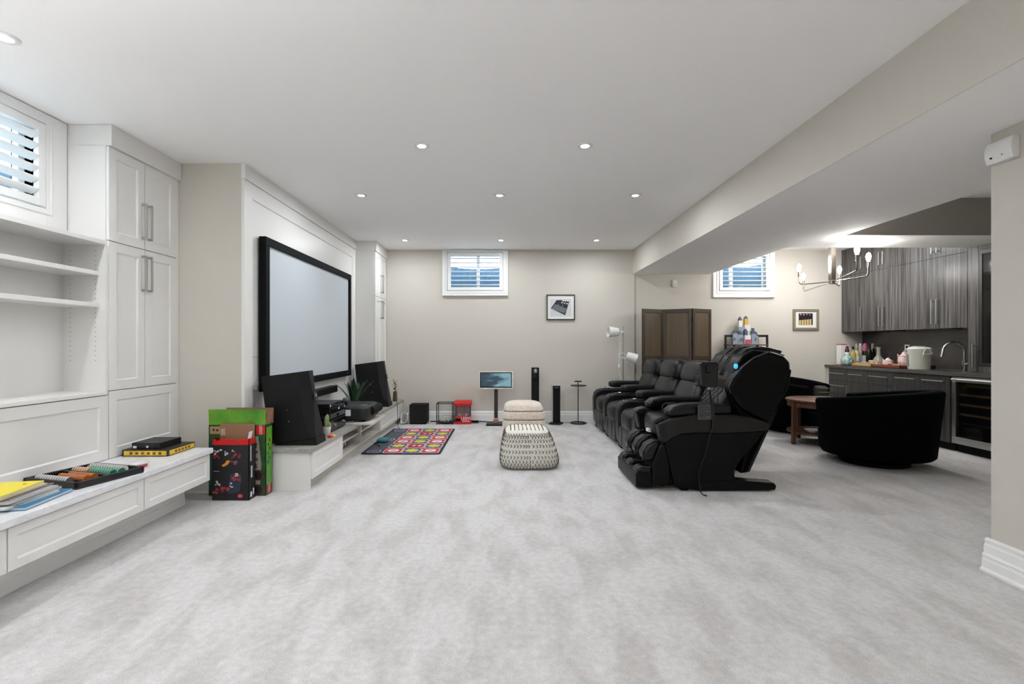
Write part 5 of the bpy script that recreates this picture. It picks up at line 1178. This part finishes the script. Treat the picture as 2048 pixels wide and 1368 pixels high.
MB().cushion((3.86, 6.66, .56), (.26, .10, .20), 3.5, 8, rotm('X', -18)).obj('cover', mat('mustard', rgb(206, 160, 60), .7, noise=rgb(60, 50, 40), bscale=16), t, smooth=True)

# round side table
tc_ = Vector((3.86, 5.87, 0)); tr_ = .37
t = thing('round_table', tc_, 'round walnut coffee table with a lower shelf behind the near swivel chair', 'table')
MB().lathe([(tr_ - .02, .515), (tr_, .52), (tr_, .54), (tr_ - .01, .546), (.001, .546)], tc_, 48).obj('table_top', WOOD, t, smooth=True)
MB().lathe([(tr_ - .03, .455), (tr_ - .02, .455), (tr_ - .02, .514), (tr_ - .03, .514)], tc_, 48).obj('apron', WOOD, t, smooth=True)
MB().lathe([(tr_ - .03, .13), (tr_ - .015, .135), (tr_ - .015, .155), (.001, .155)], tc_, 48).obj('lower_shelf', WOOD, t, smooth=True)
for i in range(4):
    a = math.radians(188 + 90 * i); p = tc_ + Vector((math.cos(a), math.sin(a), 0)) * (tr_ - .012)
    MB().box(p.x - .02, p.x + .02, p.y - .02, p.y + .02, .0, .545).obj('leg', WOOD, t, bevel=.004)
t = thing('bowl', (3.66, 5.70, .156), 'small white bowl on the lower shelf of the round table', 'bowl')
MB().lathe([(.03, 0), (.035, .006), (.085, .04), (.09, .048), (.084, .047), (.03, .012), (.001, .01)], (3.66, 5.70, .156), 24).obj('bowl_body', POTW, t, smooth=True)
# ------------------------------------------------------------------ chandelier
hx, hy, hz = 3.93, 5.76, 1.964
t = thing('chandelier', (hx, hy, H), 'six armed nickel chandelier with bare glowing bulbs above the round table', 'chandelier')
BULB = mat('glowing_bulb', (1, 1, 1, 1), .3, emit=(1, .93, .82, 1), es=45)
MB().box(hx - .028, hx + .028, hy - .028, hy + .028, hz + .02, H - .02).obj('stem', NICKEL, t, bevel=.003)
MB().lathe([(.07, -.02), (.07, 0), (.001, 0)], (hx, hy, H - .001), 24).obj('ceiling_rose', NICKEL, t)
for i, (px, py, bend) in enumerate(((1714, 541, 0), (1737, 552, 0), (1598, 569, 0), (1607, 583, 0), (1662, 567, 0), (1679, 572, 0))):
    Yb = FPX * (hz - CAMH) / (VY - py); e = Vector((PX(px, Yb), Yb, hz)); hub = Vector((hx, hy, hz)); d = (e - hub).normalized(); st = hub + d * .02
    a = MB().tube([st, e - d * .04, e - d * .015 + Vector((0, 0, .008)), e + Vector((0, 0, .035)), e + Vector((0, 0, .12))], .0075, 8).obj('arm', NICKEL, t, smooth=True)
    MB().cyl(e + Vector((0, 0, .10)), e + Vector((0, 0, .16)), .013, seg=12).obj('socket', NICKEL, a, smooth=True)
    MB().lathe([(.012, .0), (.022, .03), (.026, .055), (.018, .085), (.002, .10)], e + Vector((0, 0, .16)), 16).obj('bulb', BULB, a, smooth=True)
    ld = bpy.data.lights.new('bulb_light', 'POINT'); ld.energy = BULB_POWER; ld.color = (1, .985, .96); ld.shadow_soft_size = .03
    lo = bpy.data.objects.new('bulb_light', ld); C.objects.link(lo); lo.parent = t; lo.location = e + Vector((0, 0, .29)) - t.location
MB().cyl((hx, hy, hz - .03), (hx, hy, hz + .03), .03, seg=16).obj('hub', NICKEL, t, smooth=True)

# ------------------------------------------------------------------ kitchen
XB, XU = 5.07, 5.32; CZ = .895
def hbar(par, x, y0, y1, z): MB().cyl((x - .03, y0, z), (x - .03, y1, z), .006, seg=8).cyl((x - .03, y0 + .02, z), (x, y0 + .02, z), .004, seg=6).cyl((x - .03, y1 - .02, z), (x, y1 - .02, z), .004, seg=6).obj('handle', STEEL, par, smooth=True)
def vbar(par, x, y, z0, z1): MB().cyl((x - .03, y, z0), (x - .03, y, z1), .007, seg=8).cyl((x - .03, y, z0 + .02), (x, y, z0 + .02), .005, seg=6).cyl((x - .03, y, z1 - .02), (x, y, z1 - .02), .005, seg=6).obj('handle', STEEL, par, smooth=True)
def kdoor(par, x, y0, y1, z0, z1, m, nm='door'): return MB().box(x, x + .02, y0 + .0015, y1 - .0015, z0 + .0015, z1 - .0015).obj(nm, m, par, bevel=.001)
cols = [7.50, 7.098, 6.70, 6.256, 5.85, 5.462]
# base units
b1 = thing('base_cabinet', (XB + .3, 7.3, 0), 'dark laminate drawer unit at the far end of the kitchen counter', 'cabinet')
MB().box(XB + .02, XK - .003, cols[1] + .001, YF + .027, .09, CZ - .04).obj('body', KITCHB, b1); MB().box(XB + .06, XK - .003, cols[1], YF + .027, 0, .09).obj('toe_kick', BLACKM, b1)
MB().box(XB - .005, XB + .02, cols[0], YF + .027, 0, CZ - .04).obj('end_filler', mat('filler_pale', rgb(190, 188, 182), .6), b1)
for z0, z1 in ((.665, .85), (.47, .665), (.28, .47), (.09, .28)):
    d = kdoor(b1, XB, cols[1], cols[0], z0, z1, KITCHB, 'drawer'); hbar(d, XB, 7.13, 7.46, z1 - .075)
b2 = thing('base_cabinet', (XB + .3, 6.68, 0), 'dark laminate cupboard with two drawers left of the middle of the counter', 'cabinet')
MB().box(XB + .02, XK - .003, cols[3] + .001, cols[1] - .001, .09, CZ - .04).obj('body', KITCHB, b2); MB().box(XB + .06, XK - .003, cols[3], cols[1], 0, .09).obj('toe_kick', BLACKM, b2)
for y1, y0 in ((cols[1], cols[2]), (cols[2], cols[3])):
    d = kdoor(b2, XB, y0, y1, .665, .85, KITCHB, 'drawer'); hbar(d, XB, y0 + .07, y1 - .05, .775)
    d = kdoor(b2, XB, y0, y1, .09, .665, KITCHB); vbar(d, XB, y1 - .03 if y1 == cols[1] else y0 + .035, .36, .61)
b3 = thing('base_cabinet', (XB + .3, 5.85, 0), 'dark laminate sink cupboard next to the wine fridge', 'cabinet')
MB().box(XB + .02, XK - .003, cols[5] + .001, cols[3] - .001, .09, .66).box(XB + .02, XB + .10, cols[5] + .001, cols[3] - .001, .66, CZ - .04).obj('body', KITCHB, b3); MB().box(XB + .06, XK - .003, cols[5], cols[3], 0, .09).obj('toe_kick', BLACKM, b3)
for y1, y0 in ((cols[3], cols[4]), (cols[4], cols[5])):
    d = kdoor(b3, XB, y0, y1, .09, .85, KITCHB); hbar(d, XB, y0 + .06, y1 - .05, .785)
# countertop with sink cut out
skx0, skx1, sky0, sky1 = 5.17, 5.45, 5.50, 6.02
t = thing('countertop', (XB + .3, 6.1, CZ), 'long dark grey stone kitchen countertop', 'countertop')
k = MB(); y_end = 3.9
k.box(XB - .02, XK - .003, sky1, YF + .027, CZ - .04, CZ).box(XB - .02, XK - .003, y_end, sky0, CZ - .04, CZ).box(XB - .02, skx0, sky0, sky1, CZ - .04, CZ).box(skx1, XK - .003, sky0, sky1, CZ - .04, CZ)
k.obj('slab', COUNTER, t)
k = MB(); sz = CZ - .2
k.box(skx0, skx1, sky0, sky1, sz, sz + .006).box(skx0, skx0 + .006, sky0, sky1, sz, CZ - .005).box(skx1 - .006, skx1, sky0, sky1, sz, CZ - .005).box(skx0, skx1, sky0, sky0 + .006, sz, CZ - .005).box(skx0, skx1, sky1 - .006, sky1, sz, CZ - .005)
t = thing('sink', (5.31, 5.76, sz), 'steel sink basin set into the countertop', 'sink'); k.obj('sink_basin', STEEL, t)
structure('wall_backsplash', MB().box(XK - .012, XK - .001, 5.515, YF + .027, CZ + .001, 1.404), SPLASH, 'dark grey backsplash above the kitchen counter')
# faucet
fxp = Vector((5.52, 5.76, CZ + .001))
t = thing('faucet', fxp, 'tall curved chrome kitchen faucet beside the sink', 'faucet')
MB().cyl(fxp, fxp + Vector((0, 0, .008)), .03, seg=20).cyl(fxp, fxp + Vector((0, 0, .12)), .024, seg=20).obj('base', CHROME, t, smooth=True)
dirv = Vector((-.62, .28, 0)).normalized(); R_ = .10
pts = [fxp + Vector((0, 0, .11)), fxp + Vector((0, 0, .22))] + [fxp + dirv * R_ * (1 - math.cos(a)) + Vector((0, 0, .24 + R_ * math.sin(a))) for a in [PI * i / 12 for i in range(12)]]
MB().tube(pts, .012, 12).obj('spout', CHROME, t, smooth=True)
MB().cyl(pts[-1], pts[-1] + dirv * .02 + Vector((0, 0, -.10)), .015, .018, 14).obj('spray_head', CHROME, t, smooth=True)
MB().cyl(fxp + Vector((0, 0, .07)), fxp + Vector((-.01, -.06, .09)), .012, seg=12).cyl(fxp + Vector((-.01, -.06, .09)), fxp + Vector((.0, -.06, .16)), .006, seg=8).obj('lever', CHROME, t, smooth=True)
# wall units
def ucab(label, doors, z0=1.405, zm=2.277, z1=H - .004, single=False):
    ya, yb = doors[0][0], doors[-1][1]; t = thing('wall_cabinet', (XU + .15, (ya + yb) / 2, z0), label, 'cabinet')
    MB().box(XU + .02, XK - .013, ya + .001, yb - .001, z0, z1).obj('body', KITCH, t)
    for y0, y1, hyy in doors:
        d = kdoor(t, XU, y0, y1, z0, zm, KITCH); vbar(d, XU, hyy, z0 + .06, z0 + .36)
        d = kdoor(t, XU, y0, y1, zm, z1, KITCH); vbar(d, XU, hyy, zm + .06, zm + .24)
    return t
u1, u2, u3, u4 = XU*FPX/677+.0, XU*FPX/(1765-1009), XU*FPX/809, XU*FPX/863
us = XU*FPX/(1735-1009)
ucab('narrow dark laminate wall cabinet in the far kitchen corner', [(us, YF + .027, us + .10)])
ucab('dark laminate double wall cabinet above the teapots', [(u2, us, u2 + .035), (u3, u2, u2 - .035)])
ucab('dark laminate double wall cabinet above the water boiler and sink', [(u4, u3, u4 + .035), (5.515, u4, u4 - .035)])
t = thing('tall_unit', (XU + .15, 5.44, CZ), 'narrow dark laminate cupboard standing on the counter beside the faucet', 'cabinet')
MB().box(XU + .02, XK - .003, 5.385, 5.513, CZ + .001, H - .004).obj('body', KITCH, t)
d = kdoor(t, XU, 5.385, 5.513, CZ + .003, H - .004, KITCH); vbar(d, XU, 5.43, .95, 1.22)
t = thing('glass_cabinet', (XU + .15, 5.1, CZ), 'dark framed glass door cabinet at the edge of the wall end', 'cabinet')
MB().box(XU + .25, XK - .003, 4.60, 5.382, CZ + .001, H - .004).box(XU + .02, XU + .25, 5.36, 5.382, CZ + .001, H - .004).box(XU + .02, XU + .25, 4.60, 4.62, CZ + .001, H - .004).box(XU + .02, XU + .25, 4.62, 5.36, 2.26, H - .004).box(XU + .02, XU + .25, 4.62, 5.36, CZ + .001, .97).obj('body', KITCH, t)
k = MB(); 
for a, b, c_, d_ in ((4.60, 5.382, 2.22, 2.27), (4.60, 5.382, .965, 1.0), (5.345, 5.382, 1.0, 2.22), (4.60, 4.64, 1.0, 2.22)): k.box(XU - .002, XU + .02, a, b, c_, d_)
fr = k.obj('door_frame', ESPRESSO, t, bevel=.002)
MB().box(XU + .004, XU + .010, 4.64, 5.345, 1.0, 2.22).obj('door_glass', DARKGLASS, fr)
MB().box(XU - .001, XU + .02, 4.60, 5.382, 2.272, H - .004).obj('top_panel', KITCH, t)
MB().box(XU - .001, XU + .02, 4.60, 5.382, CZ + .002, .963).obj('bottom_panel', KITCH, t)
# wine fridge
wy0, wy1 = 4.83, 5.43
t = thing('wine_fridge', (XB + .3, 5.12, 0), 'stainless framed wine fridge with wooden racks under the counter', 'fridge')
k = MB().box(XB + .03, XK - .003, wy0, wy0 + .02, .09, .845).box(XB + .03, XK - .003, wy1 - .02, wy1, .09, .845).box(XK - .03, XK - .003, wy0, wy1, .09, .845).box(XB + .03, XK - .003, wy0, wy1, .825, .845).box(XB + .03, XK - .003, wy0, wy1, .09, .11).box(XB + .06, XK - .003, wy0, wy1, .0, .09)
k.obj('body', BLACKM, t)
k = MB().box(XB - .012, XB + .028, wy0, wy1, .10, .175).box(XB - .012, XB + .028, wy0, wy1, .79, .845).box(XB - .012, XB + .028, wy0, wy0 + .045, .175, .79).box(XB - .012, XB + .028, wy1 - .045, wy1, .175, .79)
dr = k.obj('door_frame', STEEL, t, bevel=.003)
MB().box(XB + .004, XB + .010, wy0 + .045, wy1 - .045, .175, .79).obj('door_glass', mat('smoked_glass', rgb(14, 15, 17), .05, alpha=.5), dr)
MB().cyl((XB - .04, wy0 + .03, .818), (XB - .04, wy1 - .03, .818), .012, seg=12).cyl((XB - .04, wy0 + .06, .818), (XB - .012, wy0 + .06, .818), .008, seg=8).cyl((XB - .04, wy1 - .06, .818), (XB - .012, wy1 - .06, .818), .008, seg=8).obj('handle', STEEL, dr, smooth=True)
MB().box(XB - .0135, XB - .012, 4.86, 4.99, .12, .15).obj('sticker', PWHITE, dr)
for z in (.64, .53, .42, .32):
    r_ = MB().box(XB + .06, XK - .05, wy0 + .03, wy1 - .03, z, z + .008).obj('rack', BLACKM, t); MB().box(XB + .045, XB + .06, wy0 + .03, wy1 - .03, z - .004, z + .018).obj('rack_front', WOODX if z > .4 else STEEL, r_)
MB().box(XB + .05, XB + .08, wy0 + .04, wy1 - .10, .735, .775).obj('control_panel', mat('panel_green', rgb(150, 165, 90), .4), t)
MB().cyl((XB + .048, 4.97, .755), (XB + .05, 4.97, .755), .009, seg=10).obj('green_led', mat('led_green', rgb(60, 200, 60), .4, emit=rgb(80, 240, 70), es=2.5), t)
k = MB()
# outlet
oy = XK * FPX / (1803 - 1009); oz = 1.09
t = thing('wall_outlet', (XK - .015, 6.62, oz), 'white wall outlet on the dark backsplash above the teapot', 'outlet')
oy = 6.73; MB().box(XK - .018, XK - .0125, oy - .04, oy + .04, oz, oz + .12).obj('plate', WPLASTIC, t, bevel=.002); MB().box(XK - .02, XK - .018, oy - .018, oy + .018, oz + .02, oz + .1).obj('socket', BLACKM, t)

# ------------------------------------------------------------------ things on the counter
ct = CZ + .001
def at(px, X): return Vector((X, X * FPX / (px - VX), ct))
def bottle(px, X, prof, m, label, cap=None, capm=None, band=None, bandm=None, name='bottle', cat='bottle', group=None):
    c = at(px, X); t = thing(name, c, label, cat, group)
    MB().lathe(prof, c, 20).obj('glass_body', m, t, smooth=True)
    if cap: MB().lathe(cap, c, 16).obj('cap', capm, t, smooth=True)
    if band: MB().lathe([(band[0], band[1]), (band[0], band[2]), (band[0] - .002, band[2])], c, 20).obj('label_band', bandm, t, smooth=True)
    return t
def wine(r, h): return [(r * .9, 0), (r, .006), (r, h * .58), (r * .75, h * .68), (r * .36, h * .76), (r * .34, h * .97), (.001, h * .97)]
c = at(1683, 5.2); t = thing('carton', c, 'white carton with a red top at the far end of the counter', 'carton')
MB().box(c.x - .045, c.x + .045, c.y - .05, c.y + .05, ct, ct + .31).obj('box_body', WPLASTIC, t, bevel=.003); MB().box(c.x - .046, c.x + .046, c.y - .051, c.y + .051, ct + .31, ct + .322).box(c.x - .046, c.x + .046, c.y - .051, c.y + .051, ct, ct + .01).obj('red_band', RED, t)
bottle(1694, 5.17, [(.05, 0), (.07, .015), (.085, .06), (.075, .11), (.035, .15), (.026, .17), (.026, .2), (.001, .2)], mat('teal_porcelain', rgb(96, 140, 140), .25, noise=rgb(190, 205, 200), bscale=25), 'round teal and white patterned bottle with banded neck next to the carton', [(.028, .2), (.028, .235), (.02, .25), (.018, .29), (.001, .29)], mat('purple_cap', rgb(70, 30, 44), .3), (.03, .17, .195), PWHITE)
GOLDG = mat('gold_glass', rgb(190, 170, 90), .12); DKG = mat('dark_bottle', rgb(16, 18, 16), .1); CLG = mat('grey_bottle', rgb(150, 150, 146), .15)
bottle(1706, 5.33, wine(.036, .29), GOLDG, 'golden bottle with dark neck behind the yellow tray', [(.014, .24), (.014, .285), (.001, .288)], BLACK, (.0365, .05, .12), mat('label_yellow', rgb(214, 196, 120), .5))
bottle(1713, 5.42, wine(.036, .30), mat('pale_gold', rgb(204, 192, 140), .15), 'pale champagne bottle with foil neck left of the dark bottles', [(.015, .23), (.02, .27), (.016, .32), (.001, .322)], mat('foil_silver', rgb(200, 198, 194), .3, .6), (.0365, .06, .13), PWHITE)
bottle(1721, 5.50, wine(.038, .33), CLG, 'tall bottle wrapped in silver paper on the counter', [(.03, .22), (.034, .27), (.02, .33), (.001, .335)], mat('wrap_silver', rgb(205, 202, 204), .35, .3), (.0385, .05, .15), mat('wrap_silver2', rgb(150, 148, 150), .4))
bottle(1730, 5.50, wine(.038, .33), DKG, 'dark bottle with a pink wrapped neck on the counter', [(.03, .22), (.034, .27), (.02, .33), (.001, .335)], mat('wrap_pink', rgb(208, 110, 140), .4), (.0385, .06, .15), mat('label_pale', rgb(180, 176, 172), .5))
bottle(1738, 5.42, wine(.038, .33), DKG, 'plain dark wine bottle between the pink necked one and the striped one', [(.015, .25), (.016, .33), (.001, .332)], BLACK)
bottle(1745, 5.52, wine(.038, .34), DKG, 'dark wine bottle with pale ribbon, nearest the glass decanter', [(.015, .25), (.016, .33), (.001, .332)], mat('ribbon_grey', rgb(170, 166, 160), .5))
c = at(1757, 5.44); t = thing('decanter', c, 'rounded glass decanter behind the brown tray', 'decanter')
MB().lathe([(.04, 0), (.07, .02), (.078, .06), (.06, .11), (.026, .16), (.022, .24), (.035, .28), (.032, .28), (.019, .24), (.023, .16), (.056, .11), (.073, .06), (.065, .022), (.001, .008)], c, 24).obj('glass_body', mat('decanter_glass', rgb(190, 184, 170), .05, alpha=.35), t, smooth=True)
c = at(1779, 5.5); t = thing('upturned_glass', c, 'stemmed glass standing upside down behind the teapots', 'glass')
MB().lathe([(.04, 0), (.038, .0), (.036, .07), (.012, .10), (.004, .11), (.004, .18), (.04, .186), (.042, .19), (.001, .19)], c, 24).obj('glass_body', GLASS, t, smooth=True)
def tray(px0, px1, X0, X1, m, label):
    y1, y0 = X0 * FPX / (px0 - VX), X0 * FPX / (px1 - VX); t = thing('tray', ((X0 + X1) / 2, (y0 + y1) / 2, ct), label, 'tray')
    MB().box(X0, X1, y0, y1, ct, ct + .01).box(X0, X0 + .012, y0, y1, ct, ct + .042).box(X1 - .012, X1, y0, y1, ct, ct + .042).box(X0, X1, y0, y0 + .012, ct, ct + .042).box(X0, X1, y1 - .012, y1, ct, ct + .042).obj('tray_body', m, t, bevel=.002); return y0, y1
tray(1703, 1742, 5.12, 5.33, mat('yellow_wood', rgb(196, 160, 96), .4), 'light wooden tray of small cups on the counter')
tray(1744, 1800, 5.12, 5.34, mat('red_wood', rgb(122, 62, 42), .4), 'reddish brown wooden tray with the pink tea set')
tray(1790, 1839, 5.36, 5.57, mat('dark_wood', rgb(60, 30, 24), .4), 'dark wooden tray under the tall teapot')
PINK = mat('pink_porcelain', rgb(222, 188, 184), .25, noise=rgb(236, 214, 210), bscale=30); GILT = mat('gilt', rgb(206, 150, 90), .25, .7)
def teapot(px, X, r, h, label, z=.011):
    c = at(px, X) + Vector((0, 0, z)); t = thing('teapot', c, label, 'teapot', 'pink tea set')
    MB().lathe([(r * .55, 0), (r * .85, h * .1), (r, h * .38), (r * .86, h * .66), (r * .4, h * .78), (.001, h * .79)], c, 24).obj('pot_body', PINK, t, smooth=True)
    l = MB().lathe([(r * .42, h * .77), (r * .3, h * .88), (r * .06, h * .92), (r * .1, h * .97), (.001, h)], c, 18).obj('lid', PINK, t, smooth=True)
    MB().tube([c + Vector((0, r * .8, h * .35)), c + Vector((0, r * 1.25, h * .5)), c + Vector((0, r * 1.45, h * .78))], [r * .18, r * .12, r * .08], 8).obj('spout', PINK, t, smooth=True)
    MB().tube([c + Vector((0, -r * .8, h * .6)), c + Vector((0, -r * 1.3, h * .58)), c + Vector((0, -r * 1.3, h * .3)), c + Vector((0, -r * .85, h * .2))], r * .08, 8).obj('handle', GILT, t, smooth=True)
    MB().lathe([(r * .88, h * .64), (r * .885, h * .66), (r * .86, h * .665)], c, 24).obj('gilt_line', GILT, t)
teapot(1808, 5.46, .072, .22, 'tall pink flowered teapot beside the water boiler'); teapot(1776, 5.25, .062, .13, 'round pink lidded teapot on the red brown tray'); 
def cup(x, y, r, h, m, label, name='cup', z=.011):
    c = Vector((x, y, ct + z)); t = thing(name, c, label, 'cup', 'cups on the counter trays')
    MB().lathe([(r * .5, 0), (r * .8, h * .3), (r, h), (r * .93, h), (r * .72, h * .3), (.001, h * .15)], c, 20).obj('cup_body', m, t, smooth=True)
    MB().tube([c + Vector((0, -r * .85, h * .8)), c + Vector((0, -r * 1.5, h * .7)), c + Vector((0, -r * 1.4, h * .35)), c + Vector((0, -r * .8, h * .35))], r * .1, 6).obj('handle', m, t, smooth=True)
cup(5.165, 6.64, .028, .05, PINK, 'pink cup left of the round teapot'); cup(5.18, 6.36, .045, .045, PINK, 'wide pink cup right of the round teapot'); cup(5.28, 6.34, .045, .075, PINK, 'taller pink sugar bowl behind the wide cup'); cup(5.155, 6.43, .02, .04, GILT, 'small gilded cup on the red brown tray')
cup(5.17, 7.02, .035, .04, POTW, 'white cup at the far end of the light tray'); cup(5.26, 6.98, .04, .05, mat('cream', rgb(226, 214, 190), .4), 'cream cup second on the light tray'); cup(5.18, 6.915, .036, .06, mat('pale_blue', rgb(200, 214, 220), .3), 'pale blue cup in the middle of the light tray'); cup(5.255, 6.85, .05, .08, mat('cream2', rgb(220, 206, 184), .4), 'large cream mug at the near end of the light tray'); cup(5.17, 6.78, .03, .035, mat('tan_cup', rgb(190, 150, 110), .4), 'tan cup at the near end of the light tray')
# water boiler
c = at(1838, 5.185); t = thing('water_boiler', c, 'cream electric water boiler with carrying handle on the counter', 'water boiler')
CREAM = mat('boiler_cream', rgb(206, 208, 198), .35)
MB().lathe([(.10, 0), (.108, .006), (.112, .06), (.118, .24), (.122, .25), (.122, .262), (.10, .28), (.04, .286), (.001, .286)], c, 36).obj('boiler_body', CREAM, t, smooth=True)
MB().prism([(c.y + .05, ct + .235), (c.y + .155, ct + .24), (c.y + .15, ct + .262), (c.y + .06, ct + .272)], 'x', c.x - .05, c.x + .03).obj('spout', CREAM, t, bevel=.008, seg=3)
MB().box(c.x - .119, c.x - .11, c.y + .02, c.y + .045, ct + .04, ct + .19).obj('water_gauge', mat('gauge', rgb(130, 134, 130), .2), t)
MB().tube([c + Vector((-.02, -.118, .25)), c + Vector((-.06, -.14, .225)), c + Vector((-.07, -.142, .19)), c + Vector((-.04, -.135, .19)), c + Vector((.05, -.13, .2)), c + Vector((.03, -.118, .25))], .006, 8).obj('carry_handle', CREAM, t, smooth=True)
MB().lathe([(.08, .285), (.075, .292), (.001, .294)], c, 28).obj('lid', mat('boiler_grey', rgb(170, 172, 166), .35), t, smooth=True)
